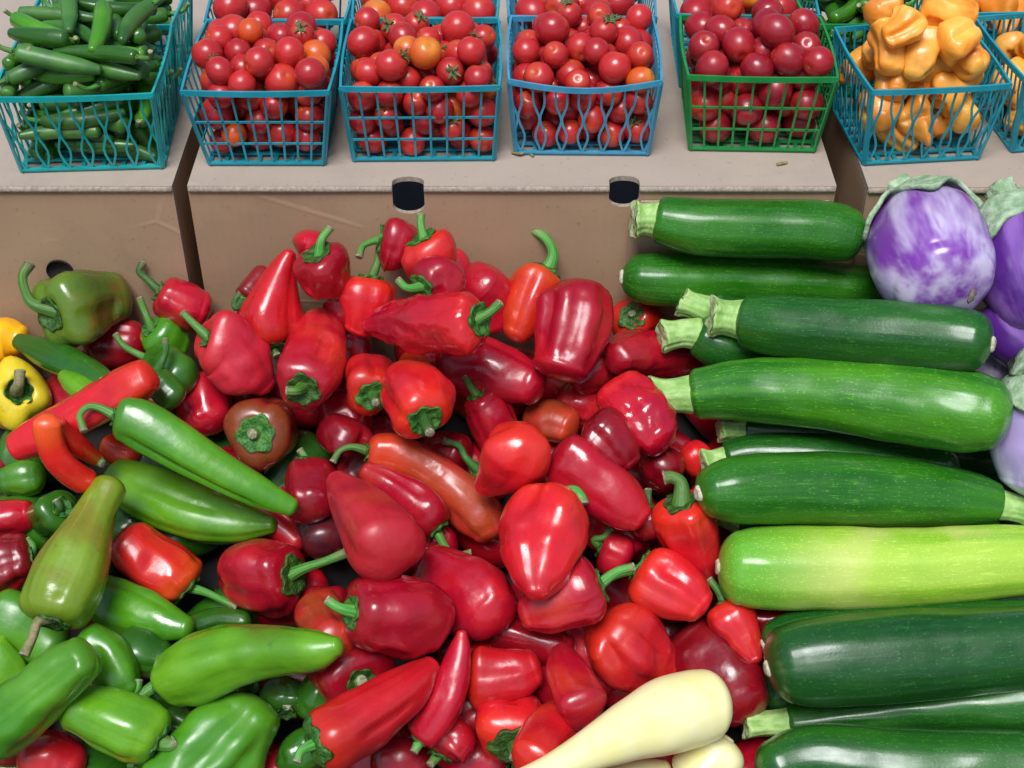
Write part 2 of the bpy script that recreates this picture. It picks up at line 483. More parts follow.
def build_pepper(name, cat, label, mat, P, R, stem=None, group=None, seed=0, calyx=None, dark=False, stem_r=None, dry=False, folds=False, **kw):
    """P, R: axis points and radii from the stem end to the tip; stem: points outwards from the shoulder"""
    rng = np.random.default_rng(seed)
    pa = Path(P, R)
    if folds:
        g = [(rng.uniform(-95, 95), rng.uniform(.05, .15), rng.uniform(7, 16), rng.uniform(-.1, .25), rng.uniform(.55, 1.15)) for _ in range(int(rng.integers(2, 5)))]
        kw['groove'] = list(kw.get('groove') or []) + g
    base = pa.P[np.argmin(pa.P[:, 2] - pa.R)] - np.array([0, 0, pa.R.max()])
    root = empty(name, base, label, cat, group)
    kw.setdefault('stem_end', stem is not None)
    V, F, UV, info = body_mesh(pa, rng, **kw)
    mesh_obj('body', V - base, F, mat, root, UV)
    if stem is not None:
        rc = (calyx if calyx else info['r0'] * .5) * .88
        V, F = calyx_mesh(info, rc, rng)
        mesh_obj('calyx', V - base, F, M_calyx(), root)
        if len(stem):
            sr = stem_r or max(.0028, min(.0038, info['r0'] * .145))
            first = info['P'] + info['T'] * (info['dim'] + .001)
            pts = [first] + [np.asarray(q) for q in stem]
            k = len(pts); sr *= .84
            rad = [sr * 1.75, sr * 1.15] + [sr] * (k - 2)
            rad[-1] = sr * 1.2
            V, F, UV, fr, spa = tube_mesh(pts, rad, 12, .07, 5)
            so = mesh_obj('stem', V - base, F, M_dry() if dry else (M_stemd() if dark else M_stem()), root, UV)
            t, n, b = fr
            ph = np.linspace(0, 2 * math.pi, 12, endpoint=False); re = rad[-1]
            end = spa.P[-1]; C = []
            for q, o in ((1.04, -.0008), (1.0, .0004), (.55, .0002), (.05, .0005)):
                C.append(end + t * o + np.outer(np.cos(ph) * re * q, n) + np.outer(np.sin(ph) * re * q, b))
            mesh_obj('cut_tip', np.vstack(C) - base, grid_faces(4, 12, False, True), M_cut(), so)
    return root
# ------------------------------------------------------------------ the heap: everything is let down onto what lies below it
SPH_C, SPH_R = [], []                  # spheres standing for what already lies on the heap
TOL = .74
BACK_Y = YB - .003
def add_spheres(path, n=9):
    for s in np.linspace(path.L * .05, path.L * .95, n):
        SPH_C.append(path.p(s)); SPH_R.append(path.r(s))
def settle(mid, sink=0.05, lift_max=.085, scale=1.0):
    """mid: (px, py, width px[, towards the camera in cm]); returns 3-D axis points and radii"""
    M = [tuple(m) + (0.0,) * (4 - len(m)) for m in mid]
    n = 11
    arr = np.array(M, float)
    dens = catmull(arr, 8)
    seg = np.concatenate([[0], np.cumsum(np.hypot(*np.diff(dens[:, :2], axis=0).T) + 1e-6)])
    u = np.linspace(0, 1, n)
    smp = np.array([np.interp(u * seg[-1], seg, dens[:, k]) for k in range(4)]).T
    C = np.array(SPH_C) if SPH_C else np.zeros((0, 3)); Rr = np.array(SPH_R)
    need = []
    for px, py, w_, d in smp:
        r = ray(px, py); L0 = np.linalg.norm(r); uu = r / L0
        t0 = t_heap(px, py)
        rad = .5 * w_ * t0 / FPX
        t = t0 + sink
        if len(C):
            q = C - CAM
            tc = q @ uu
            p2 = (q * q).sum(1) - tc ** 2
            RR = TOL * (Rr + rad)
            ok = p2 < RR ** 2
            if ok.any():
                t = min(t, ((tc[ok] - np.sqrt(RR[ok] ** 2 - p2[ok])) / L0).min())
        lim = (BACK_Y - rad) / r[1]
        if py > 195: t = min(t, lim)
        need.append(min(t0 - t - d * .01, lift_max))
    need = np.array(need)
    best = None
    endon = (arr[:, 3].max() - arr[:, 3].min()) > 2.0
    if endon:                           # seen along its axis: only its near half has to clear the heap
        return endon_place(M, max(k for k, q in zip(need, smp) if q[3] > -1.0))
    for i in range(n):                  # lowest straight rest line above every need
        for j in range(i + 1, n):
            sl = (need[j] - need[i]) / (u[j] - u[i])
            sl = np.clip(sl, -.06, .06)
            off = (need - sl * u).max()
            cost = off + sl * .5
            if best is None or cost < best[0]: best = (cost, off, sl)
    _, off, sl = best
    off += 0.0
    # lift at the control points
    cu = np.concatenate([[0], np.cumsum(np.hypot(*np.diff(arr[:, :2], axis=0).T) + 1e-6)]); cu = cu / cu[-1]
    P, R = [], []
    for (px, py, w_, d), f in zip(M, cu):
        t = t_heap(px, py) - (off + sl * f) - d * .01
        P.append(CAM + ray(px, py) * t); R.append(.5 * w_ * t / FPX)
    return np.array(P), np.array(R), off, sl
def endon_place(M, off):
    P, R = [], []
    for px, py, w_, d in M:
        t = t_heap(px, py) - off - d * .01
        P.append(CAM + ray(px, py) * t); R.append(.5 * w_ * t / FPX)
    return np.array(P), np.array(R), off, 0.0
def lifted(px, py, off, d):
    return CAM + ray(px, py) * (t_heap(px, py) - off - d * .01)

ITEMS = []
def pep(layer, name, key, label, mid, stem=None, **kw): ITEMS.append((layer, 'pepper', name, key, label, mid, stem, kw))
def zuc(layer, key, label, mid, stem=None, tip=None, **kw): ITEMS.append((layer, 'zucchini', 'zucchini', key, label, mid, stem, dict(kw, tip=tip)))
def egg(layer, key, label, mid, stem, **kw): ITEMS.append((layer, 'eggplant', 'eggplant', key, label, mid, stem, kw))
def squ(layer, label, mid, **kw): ITEMS.append((layer, 'squash', 'yellow_squash', 'squash', label, mid, None, kw))

RED, GRN, CHI, YEL, BEL = 'red_pepper', 'green_pepper', 'chili_pepper', 'yellow_pepper', 'bell_pepper'
# ---- left side: green and mixed peppers
pep(1, YEL, 'amber', 'orange yellow pepper at the left edge below the round hole of the cardboard box', [(-14,342,40),(8,338,40),(27,342,22)])
pep(1, RED, 'maroon', 'dark reddish brown pepper lying under the big green bell pepper by the box', [(84,350,40),(112,343,50),(148,342,42)])
pep(1, GRN, 'bottle', 'dark green pepper deep under the long orange-red chili at the left', [(70,430,36),(45,440,50),(20,445,40)])
pep(1, RED, 'crimson', 'maroon pepper glimpsed below the red pepper by the yellow bell pepper', [(170,415,40),(140,400,46),(100,395,46)])
pep(2, CHI, 'bottle', 'long dark green chili beside the yellow bell pepper, pointing at the box', [(108,386,24),(82,370,31),(48,354,29),(16,340,15)])
pep(2, CHI, 'lime', 'light green pointed pepper tip between the dark green chili and the long red pepper', [(100,402,34),(80,389,27),(62,374,12)])
pep(3, BEL, 'turning', 'big dark green bell pepper blushing brown with long curled stem before the box hole', [(50,315,60,1.5),(68,309,82,.4),(98,301,62,-1.6),(129,296,40,-3)], [(33,304,1.6),(25,290,1.8),(23,276,1.8),(30,264,1.8)], lobe_a=.13, lobes=4, calyx=.014, stem_r=.0042, dimple=.25, groove=[(20,.16,14,0,.8)])
pep(2, RED, 'crimson', 'red pepper with a black-tipped stem standing against the gap between the boxes', [(159,292,34),(172,299,48),(190,307,50),(210,314,30)], [(148,280,.5),(139,272,.6),(143,263,.6)], dark=True)
pep(2, GRN, 'green', 'small green pepper with upright stem behind the crossing stems near the box', [(150,328,34),(165,340,48),(184,352,36)], [(146,315,.6),(140,299,.6)])
pep(3, GRN, 'bottle', 'green pepper with a long pale-tipped stem lying across it beside the lumpy pink one', [(152,360,32),(168,368,48),(186,384,42)], [(140,355,.8),(124,346,.9),(116,335,.9)])
pep(3, GRN, 'bottle', 'dark green pepper whose short stem stands up above the long red pepper', [(153,374,24),(164,388,34),(180,402,28)], [(162,362,.9),(166,350,1),(165,340,1)], dark=True)
pep(3, BEL, 'yellow', 'yellow bell pepper at the left edge with its pale green stem facing up', [(19,391,56,.8),(17,393,68,0),(8,398,66,-2.5),(0,402,40,-4)], [(19,384,1.7),(20,371,2.0)], lobe_a=.11, lobes=4, dimple=.45, calyx=.0115, stem_r=.0042, c0=.75, dry=True)
pep(4, RED, 'red', 'long red pepper reaching from the yellow bell pepper up to the pink-red one', [(154,373,30),(132,386,42),(95,408,44),(50,432,42),(12,450,26)], c1=.6)
pep(2, CHI, 'flame', 'small orange-red chili peeking out under the hook-stemmed green pepper', [(104,441,20),(119,450,31),(138,458,24)])
pep(5, CHI, 'orange', 'thin orange chili with a green stem end tucked behind the curved one', [(99,461,13),(86,452,19),(72,440,21),(58,420,14)], [(103,464,.3)], stem_r=.003)
pep(6, CHI, 'orange', 'curved orange-red chili lying over the long red pepper at the left', [(47,415,24),(49,437,27),(62,464,29),(92,486,27)], c0=.8)
pep(2, RED, 'crimson', 'long orange-red pepper showing as a stripe between the two big green ones', [(196,484,20),(235,497,30),(280,524,34),(304,548,26)])
pep(5, GRN, 'green', 'long green pepper with a hooked stem tapering towards the middle of the heap', [(115,417,36),(138,423,48),(175,444,49),(215,468,42),(258,491,33),(297,510,17)], [(100,408,.4),(88,407,.5),(80,416,.5),(84,431,.4)], c0=.6, dents=.04)
pep(5, GRN, 'lime', 'long light green pepper with a lengthwise groove below the hook-stemmed one', [(110,470,30),(140,491,55),(185,511,60),(232,523,46),(277,525,14)], groove=[(-12,.16,9,.15,.75)], dents=.04)
pep(1, RED, 'crimson', 'red pepper at the left edge below the short green jalapeno', [(-14,520,36),(14,517,38),(36,513,22)])
pep(2, RED, 'maroon', 'wine red pepper at the left edge with green stem pointing at the olive pepper', [(34,557,36),(10,564,62),(-20,580,54)], [(33,547,.4),(27,540,.4)])
pep(2, GRN, 'green', 'short green jalapeno at the left edge under the long red pepper', [(0,482,22),(20,478,36),(46,475,26)], [(-6,490,.2)])
pep(3, GRN, 'bottle', 'dark green pepper with star-shaped calyx facing up behind the olive pepper', [(62,508,38,1),(57,512,48,.2),(48,516,44,-2),(44,518,26,-3)], [(60,507,1.3),(56,500,1.5)], dark=True)
pep(4, RED, 'orange', 'orange-red pepper with a long green stem beside the olive green pepper', [(187,590,44),(166,572,64),(138,550,58),(120,532,36)], [(205,592,.5),(222,600,.6),(237,607,.6)], calyx=.014)
pep(6, GRN, 'olive', 'big olive green pepper standing stem down over the other green ones', [(52,622,56),(62,596,78),(80,555,66),(95,516,44),(114,478,33)], [(38,622,.8),(33,636,.9),(24,655,.9)], dry=True, c1=.7, dents=.06)
pep(3, GRN, 'green', 'plain green pepper pointing right below the orange-red stemmed pepper', [(92,588,40),(122,606,52),(162,622,42),(193,629,20)])
pep(2, GRN, 'bottle', 'green pepper tip in the shadow behind the big lime pepper', [(186,632,24),(215,622,28),(252,624,24)])
pep(2, GRN, 'grass', 'dark leaf green pepper at the left edge under the foot of the olive one', [(-12,606,50),(25,628,58),(64,656,44)])
pep(3, GRN, 'lime', 'light green pepper cut by the left edge above the broad leaf green pepper', [(-14,640,36),(4,662,38),(20,688,26)])
pep(3, GRN, 'green', 'curved green pepper with a short stub stem next to the big lime pepper', [(132,696,26),(121,680,46),(104,652,46),(78,636,38)], [(136,688,.5),(137,680,.6)], stem_r=.004)
pep(1, GRN, 'bottle', 'very dark green pepper in the hollow above the big lime pepper', [(116,642,40),(145,656,48),(172,662,30)])
pep(5, GRN, 'grass', 'broad leaf green pepper with bluish shine running off the left edge', [(94,653,36),(66,673,58),(28,703,64),(-22,743,62)], c0=.7, groove=[(20,.12,14,.05,.8)])
pep(4, GRN, 'lime', 'lime green pepper at the lower left with its stub stem pointing right', [(160,742,42),(138,730,62),(100,716,60),(62,704,38)], [(170,745,.4),(176,742,.4)], stem_r=.005, calyx=.013)
pep(6, GRN, 'blotch', 'big lime green pepper with a brown blotch lying flat left of the red heap', [(162,684,46),(188,672,68),(230,657,68),(275,650,54),(315,650,40),(342,645,14)], [(152,688,.2),(140,697,.1)], groove=[(-35,.14,13,.15,.55)], stem_r=.0045)
pep(6, GRN, 'grass', 'large leaf green pepper at the bottom edge with dimpled bluish shine', [(262,698,36),(250,716,64),(226,744,86),(190,780,96),(150,815,90)], dents=.13, c0=.8, groove=[(12,.18,13,.0,.7),(-40,.12,12,.1,.8)])
pep(1, GRN, 'bottle', 'small dark green pepper between the lime peppers at the bottom left', [(163,713,30),(182,727,42),(210,732,30)])
pep(1, GRN, 'bottle', 'dark green pepper with a small stem behind the large one at the bottom edge', [(286,712,30),(285,700,44),(268,690,40)], [(287,706,.6)], dark=True)
pep(1, GRN, 'bottle', 'dark green pepper lying under the big red one near the bottom', [(300,690,40),(330,700,50),(360,715,40)])
pep(2, RED, 'red', 'red pepper at the bottom left corner below the lime green pepper', [(16,758,40),(46,758,52),(84,772,40)])
pep(1, RED, 'maroon', 'dark red pepper at the very bottom left corner', [(-20,735,40),(8,745,46),(34,740,30)])
# ---- red heap
pep(1, RED, 'crimson', 'red pepper end behind the round stemmed one against the box', [(299,254,28),(309,248,40),(324,252,34)])
pep(2, RED, 'maroon', 'dark red pepper with hooked stem hidden behind the leaning orange-red one', [(244,300,22),(255,288,34),(270,272,26)], [(236,308,.3),(235,300,.4),(241,293,.4)], dark=True)
pep(3, RED, 'crimson', 'round red pepper with stem pointing up, topmost at the left of the heap', [(317,254,44,1),(321,262,58,.2),(325,276,54,-1.8),(328,290,36,-3.4)], [(321,241,1.6),(330,228,1.8)], calyx=.0125, c0=.75)
pep(4, RED, 'red', 'pointed red pepper leaning upright with an orange base beside the round stemmed one', [(274,342,48),(271,320,62),(276,292,46),(284,266,26),(291,250,10)], [(274,350,.2),(277,356,.2)], calyx=.014)
pep(2, RED, 'crimson', 'red pepper with a hooked stem beside a straight green stalk below the box slot', [(381,240,38,.3),(395,243,54,0),(414,252,46,-.5)], [(374,241,.7),(363,246,.8),(359,257,.7)], calyx=.013)
pep(3, RED, 'red', 'bright red pepper with small upright stem right below the box slot', [(422,238,40,1),(428,249,56,.2),(432,266,52,-1.5),(436,280,30,-2.8)], [(421,226,1.4),(421,215,1.6)], calyx=.0125, c0=.75)
pep(2, RED, 'crimson', 'dark crimson pepper between the hooked stem and the pointed red pepper', [(338,286,36),(350,303,54),(346,330,42)])
pep(4, RED, 'red', 'red pepper hanging tip down under the straight green stalk', [(370,278,40),(367,297,56),(362,318,42),(354,335,16)], [(377,264,.6),(380,246,.7)], stem_r=.003)
pep(3, RED, 'crimson', 'crimson pepper with stem pointing left above the shiny wrinkled one', [(422,288,34),(438,281,50),(464,285,42)], [(408,288,.5),(398,280,.6)], calyx=.0115)
pep(2, RED, 'crimson', 'plain red pepper behind the stem end of the shiny wrinkled pepper', [(468,278,40),(488,297,58),(497,325,48)])
pep(2, RED, 'flame', 'orange-red pepper with long curled stem against the cardboard box', [(546,273,48),(536,290,58),(522,322,42),(512,340,20)], [(553,256,.6),(546,239,.8),(530,228,.8)], calyx=.013, stem_r=.0042)
pep(6, RED, 'gloss', 'shiny wrinkled crimson pepper lying sideways with a short green stem at right', [(479,320,58),(455,323,70),(425,325,62),(393,323,44),(364,325,14)], [(489,313,.3),(500,303,.4)], wrinkle=.17, dents=.10, calyx=.013)
pep(5, BEL, 'crimson', 'big crimson bell pepper with deep folds standing against the box', [(573,280,42),(574,302,64),(569,333,77),(561,362,62),(556,379,34)], groove=[(-10,.16,14,.1,.9),(40,.14,16,.1,.9),(-58,.12,14,.1,.9)], lobe_a=.07, dents=.12, c0=.9)
pep(3, RED, 'crimson', 'small crimson pepper showing below the right side of the big bell pepper', [(570,384,34),(590,370,44),(606,352,34)])
pep(2, RED, 'red', 'red pepper with calyx facing the viewer just left of the zucchini tip', [(632,317,42,.8),(634,319,54,.2),(637,325,46,-2),(640,330,28,-3)], [(632,313,1)], calyx=.0115, dark=True, c0=.7)
pep(3, RED, 'crimson', 'wrinkled crimson pepper under the cut zucchini stems', [(612,360,30),(634,353,50),(672,355,46),(700,355,30)], wrinkle=.08)
pep(2, RED, 'crimson', 'brownish red pepper in the shade below the big folded bell pepper', [(556,398,34),(578,405,46),(604,415,36)])
pep(4, RED, 'gloss', 'large puckered dark red pepper touching the pale zucchini stem', [(612,384,46),(630,405,72),(652,430,58),(668,446,30)], wrinkle=.12, dents=.08)
pep(4, RED, 'maroon', 'dark glossy red pepper left of the puckered one', [(588,420,38),(604,434,54),(622,455,44),(633,468,18)])
pep(1, RED, 'crimson', 'red pepper under the pale zucchini stem, far right of the heap', [(640,462,36),(664,452,46),(692,462,34)])
pep(2, RED, 'red', 'bright red pepper corner under the stem of the grey-green zucchini', [(682,466,32),(696,458,38),(708,448,22)])
pep(2, RED, 'maroon', 'dark red pepper with green calyx right of the diagonal pink pepper', [(653,480,30),(662,468,46),(672,456,34)], [(655,488,.4)], dark=True)
pep(3, RED, 'crimson', 'purple-red pepper split by a dry tan strip with calyx turned to the viewer', [(303,389,56,2.0),(307,378,68,1.0),(318,346,60,-.8),(326,316,34,-2.0)], [(296,391,2.6),(287,391,2.6)], calyx=.0135, c0=.7)
pep(5, RED, 'pink', 'matte pink-red lumpy pepper at the left beside the pointed upright one', [(204,338,60),(226,346,74),(250,370,52),(270,391,20)], [(192,322,.2),(183,313,.3)], dents=.16, c0=.9, lobe_a=.14, calyx=.007, stem_r=.0028)
pep(2, RED, 'crimson', 'magenta red pepper between the lumpy pink one and the hook-stemmed green pepper', [(203,376,38),(203,402,57),(212,432,42)])
pep(3, RED, 'brown', 'round brown pepper with its flat star calyx facing the viewer', [(256,434,60,1.2),(259,433,76,.2),(268,430,68,-2),(272,428,40,-3.4)], [(252,434,1.4)], calyx=.0155, c0=.7, lobe_a=.06)
pep(2, RED, 'maroon', 'maroon pepper behind the stem of the orange-brown long pepper', [(346,448,46,.4),(348,436,64,0),(356,420,48,-1)], [(352,443,1)], calyx=.007)
pep(3, RED, 'red', 'red pepper with dark calyx turned down beside the small orange-red piece', [(372,396,48,1.6),(371,388,60,.8),(368,370,52,-1.4)], [(376,403,2.1)], calyx=.0125, dark=True)
pep(3, RED, 'crimson', 'wide crimson pepper with a dimpled tip below the shiny wrinkled one', [(440,370,42),(475,368,58),(512,378,56),(543,388,34)])
pep(4, CHI, 'flame', 'tiny bent orange-red pepper above the red bell with fringed calyx', [(403,370,14),(410,362,19),(421,364,19),(431,376,13)])
pep(5, RED, 'red', 'red bell shaped pepper with fringed dark calyx at its lower end', [(425,420,50,1.3),(418,406,70,.5),(411,387,64,-.9),(406,375,42,-1.8)], [(430,433,1.9)], calyx=.0135, dark=True)
pep(3, RED, 'crimson', 'crimson pepper with a silvery hooked stem under the heart-shaped red one', [(478,470,34),(490,480,44),(505,490,40)], [(466,458,.6),(459,446,.7),(444,441,.7)], dark=True)
pep(4, RED, 'crimson', 'magenta red pepper with a thin stem pointing up left of the heart-shaped one', [(477,395,28),(488,412,46),(497,432,48),(503,452,36)], [(470,386,.4),(465,377,.5)], calyx=.008)
pep(3, RED, 'rust', 'small red and brown pepper with withered tip above the heart-shaped pepper', [(576,430,30),(552,421,44),(524,415,22)], None)
pep(4, RED, 'maroon', 'dull brownish maroon pepper with upright stem left of the matte triangular one', [(308,470,42),(310,490,60),(306,514,40)], [(305,458,.7),(300,450,.8)], calyx=.014)
pep(2, RED, 'plum', 'purplish black pepper between the matte triangular one and the long green tip', [(316,500,34),(322,528,54),(326,552,42)])
pep(7, RED, 'red', 'heart-shaped bright red pepper in the centre of the heap', [(528,428,48),(522,444,76),(505,468,58),(481,490,18)], groove=[(12,.10,12,.35,.95)], c0=.9, dents=.06)
pep(5, RED, 'crimson', 'large magenta red pepper lying diagonally right of the heart-shaped one', [(552,453,50),(578,469,68),(608,490,62),(633,512,42),(646,522,18)])
pep(6, RED, 'red', 'large light red oval pepper with dimpled face in the middle of the heap', [(556,497,58),(545,523,88),(540,555,86),(538,580,52),(537,598,14)], [(572,492,.3),(580,497,.2),(582,504,.1)], dents=.09, c0=.9, groove=[(50,.20,14,.1,.45),(-20,.08,20,.4,.9)], stem_r=.005, calyx=.008)
pep(5, RED, 'rust', 'long orange-brown pepper with curled stem lying diagonally left of centre', [(368,452,36),(395,456,46),(430,473,50),(465,500,52),(484,522,44),(493,540,22)], [(353,447,.4),(340,451,.5),(333,462,.4)])
pep(6, RED, 'crimson', 'crimson pepper with a hooked stem between the orange-brown and matte triangular ones', [(438,530,44),(420,511,55),(390,486,44),(361,468,16)], [(444,545,.3),(455,555,.3),(471,553,.4)], calyx=.010)
pep(7, RED, 'pink', 'matte pink-red triangular pepper with its point up left of centre', [(394,561,72),(381,539,80),(363,513,61),(346,494,42),(334,477,17)], None, c0=.6, dents=.05)
pep(4, RED, 'crimson', 'lumpy purple-red pepper under the light red oval one', [(424,568,50),(452,585,82),(482,605,72),(500,624,40)], dents=.12, wrinkle=.05)
pep(5, RED, 'crimson', 'dark glossy crimson pepper below the light red oval one, stem to the right', [(601,586,52),(577,595,68),(547,607,58),(519,617,22)], [(616,572,.4),(634,567,.5)], calyx=.013)
pep(3, RED, 'crimson', 'dark red pepper with a hooked stem between the oval and the tapered peppers', [(600,548,34),(612,552,44),(632,560,36)], [(594,540,.6),(604,537,.8),(610,529,.8)])
pep(2, RED, 'crimson', 'shaded red pepper beneath the diagonal magenta one', [(590,530,36),(618,535,46),(648,530,40)])
pep(2, RED, 'maroon', 'dark pepper with a green stem right under the diagonal magenta pepper tip', [(646,510,30),(650,522,42),(655,540,34)], [(648,498,.5),(648,490,.5)], dark=True)
pep(4, RED, 'red', 'glossy red tapered pepper hanging from a hooked green stem near the dark zucchini', [(680,502,46),(687,524,63),(697,552,52),(708,584,20)], [(681,484,.4),(672,477,.6),(664,478,.5)], calyx=.013, stem_r=.005)
pep(5, RED, 'red', 'glossy blood red bell shaped pepper with stem pointing left, lower right of the heap', [(640,567,50),(658,579,71),(684,595,57),(706,612,24)], [(628,571,.3),(608,577,.4)], calyx=.013)
pep(4, RED, 'red', 'small red cone pepper with thin stem beside the blossom end of the pale zucchini', [(724,604,34),(732,619,52),(745,641,38),(757,664,12)], [(719,592,.3),(709,579,.4)], calyx=.007)
pep(3, RED, 'maroon', 'large maroon pepper with a white glint above the pale yellow squash', [(686,630,46),(706,656,84),(732,690,80),(748,720,48)], dents=.08)
pep(2, RED, 'maroon', 'dark red pepper in the shade under the pale green zucchini', [(735,615,36),(765,622,40),(795,618,34)])
pep(4, BEL, 'red', 'light red folded bell pepper right above the pale yellow squash', [(600,622,50),(622,643,76),(648,663,68),(668,680,36)], groove=[(25,.26,13,.0,.85),(-40,.12,12,.2,.9)], dents=.13, lobe_a=.10)
pep(2, RED, 'crimson', 'red pepper half hidden under the folded bell pepper', [(572,615,40),(590,655,54),(612,692,48)])
pep(5, RED, 'crimson', 'crimson cone pepper with pocked skin pointing up near the squash neck', [(588,716,54),(573,690,52),(565,668,40),(561,648,18)])
pep(3, RED, 'maroon', 'dark crimson pepper lying between the lumpy purple-red and cone ones', [(488,630,32),(512,634,44),(548,645,42),(574,656,28)])
pep(5, RED, 'red', 'red pepper with pale specks pointing right beside the curved one', [(466,674,62),(490,675,60),(520,671,50),(541,664,24)])
pep(4, BEL, 'red', 'red two-lobed bell pepper with dark calyx at its lower end', [(513,746,54,1.1),(512,731,70,.3),(510,714,64,-1.2),(508,703,44,-2)], [(514,758,1.6)], calyx=.017, dark=True, groove=[(5,.18,12,.3,1.2)])
pep(4, RED, 'red', 'red pepper partly under the neck of the pale yellow squash', [(528,766,40),(550,735,58),(577,716,44)])
pep(4, RED, 'crimson', 'brownish crimson pepper with long straight stem below the long green ones', [(293,576,52),(268,576,80),(246,571,66),(228,562,40)], [(305,568,.4),(326,561,.6),(346,553,.6)], calyx=.016)
pep(3, RED, 'maroon', 'dark maroon pepper below the straight-stemmed crimson one', [(300,600,36),(322,606,44),(350,600,36)])
pep(5, RED, 'rust', 'orange-red pepper with a withered stem tucked left of the blunt crimson bell', [(318,603,36),(322,620,52),(338,645,44)], None)
pep(6, BEL, 'crimson', 'blunt crimson bell pepper lying sideways, left of the lumpy purple-red one', [(352,612,62),(376,613,78),(412,616,82),(438,622,64),(449,626,38)], [(340,608,.3),(327,600,.4)], calyx=.012, c0=.5)
pep(4, RED, 'crimson', 'crimson pepper seen from its pale green calyx below the blunt bell', [(362,684,62,.9),(357,679,86,.2),(350,670,80,-2),(344,664,46,-3)], [(362,681,1.2)], calyx=.012, c0=.7)
pep(6, RED, 'crimson', 'curved crescent shaped red pepper right of the big bright red one', [(420,739,38),(440,711,42),(452,681,37),(460,650,24),(462,630,8)], [(414,752,.2)])
pep(7, RED, 'red', 'big bright red pepper with orange shoulder pointing up right at the bottom', [(313,745,52),(335,735,66),(370,715,67),(406,690,52),(436,662,15)], [(302,750,.3),(297,762,.3)], calyx=.018, c0=.7)
pep(3, RED, 'crimson', 'dark red pepper with green stem at the bottom edge beside the two-lobed bell', [(440,755,44),(446,745,56),(470,725,44)], [(430,765,.4)])
pep(2, RED, 'crimson', 'dark red pepper in the shade under the red speckled one', [(440,735,40),(468,712,48),(500,700,40)])
pep(2, RED, 'maroon', 'dark red pepper at the bottom edge under the big bright red one', [(370,765,40),(400,762,50),(430,770,40)])
pep(2, RED, 'crimson', 'dark pepper under the folded edge of the crimson cone', [(535,690,40),(560,680,46),(590,690,40)])

for nm_, ky_, md_ in (
    (RED, 'crimson', [(330,318,40),(345,345,54),(372,350,40)]), (RED, 'crimson', [(395,352,40),(420,350,52),(446,352,40)]),
    (RED, 'crimson', [(320,425,40),(345,420,56),(372,425,44)]), (RED, 'maroon', [(420,460,40),(445,455,52),(470,462,40)]),
    (RED, 'crimson', [(585,372,40),(610,380,52),(640,378,40)]), (RED, 'crimson', [(520,350,40),(515,370,50),(500,385,40)]),
    (RED, 'maroon', [(690,500,36),(715,505,48),(740,515,36)]), (RED, 'crimson', [(410,545,40),(430,550,54),(455,560,40)]),
    (RED, 'crimson', [(240,300,36),(262,308,50),(300,312,40)]), (RED, 'maroon', [(225,370,36),(235,390,46),(262,398,36)]),
    (RED, 'crimson', [(470,640,40),(480,652,54),(500,660,40)]), (RED, 'maroon', [(640,520,36),(660,530,46),(672,550,36)]),
    (RED, 'crimson', [(420,260,30),(450,268,46),(470,262,36)]), (RED, 'maroon', [(205,465,36),(225,470,46),(262,470,36)]),
    (GRN, 'bottle', [(120,400,40),(150,410,50),(185,418,36)]), (GRN, 'bottle', [(60,560,40),(95,560,50),(118,570,40)]),
    (GRN, 'bottle', [(180,650,40),(160,650,50),(130,660,40)]), (GRN, 'bottle', [(290,735,44),(300,750,52),(305,775,40)])):
    pep(0, nm_, ky_, 'dark green pepper buried under the heap, showing only through gaps' if nm_ == GRN else 'dark red pepper buried under the heap, showing only through gaps', md_, None, group='buried green peppers' if nm_ == GRN else 'buried red peppers')
# ---- zucchini, top to bottom
zuc(3, 'mid', 'dark green zucchini topmost of the stack, its cut stem at left against the box', [(652,219,44),(700,227,57),(780,229,58),(835,233,58),(865,240,42)], [(634,219)])
zuc(2, 'mid', 'green zucchini second from the top with its netted blunt end at left', [(621,277,36),(655,279,54),(720,280,54),(800,284,50),(890,290,44)], None, tip=(0,))
zuc(3, 'dark', 'dark zucchini half hidden behind the shiny one with the pale cut stem', [(694,332,40),(730,346,52),(800,354,44),(860,356,40)], [(662,336)])
zuc(2, 'dark', 'dark zucchini wedged below the second one, only its stem and neck showing', [(706,310,40),(740,318,46),(800,322,44)], [(682,300)])
zuc(5, 'dark', 'shiny dark green zucchini with a bright streak resting on the long fresh green one', [(738,319,50),(780,325,62),(850,331,66),(930,337,67),(970,341,62),(993,344,44)], [(712,316)], tip=(1,))
zuc(1, 'deep', 'bluish dark zucchini in the gap under the long fresh green one', [(742,430,26),(790,434,36),(880,440,42),(960,444,40)], [(720,430)])
zuc(2, 'dark', 'grey-green zucchini behind the scratched dark one with a short pale stem', [(722,461,36),(760,456,44),(850,462,52),(960,470,46)], [(702,463)])
zuc(5, 'fresh', 'long fresh green zucchini with a fluted pale stem pointing at the peppers', [(688,395,48),(740,390,62),(820,393,72),(900,402,82),(970,411,82),(1013,417,56)], [(649,397)])
zuc(4, 'mid', 'dark zucchini scratched with pale marks, its stem at the right edge', [(1000,505,40),(960,498,60),(880,491,72),(800,488,72),(730,490,64),(698,494,36)], [(1032,512)], tip=(1,))
zuc(5, 'pale', 'pale yellow-green zucchini, the lightest of the stack', [(1090,556,60),(1040,560,66),(980,563,74),(900,568,79),(820,568,84),(750,568,80),(718,567,50)], None, tip=(1,))
zuc(2, 'deep', 'dark zucchini strip showing under the pale yellow-green one at the right edge', [(870,608,30),(960,602,40),(1060,596,40)])
zuc(2, 'dark', 'deep green zucchini behind the large one with a white blossom scar at left', [(1060,620,40),(900,626,50),(800,636,52),(764,648,34)], None, tip=(1,))
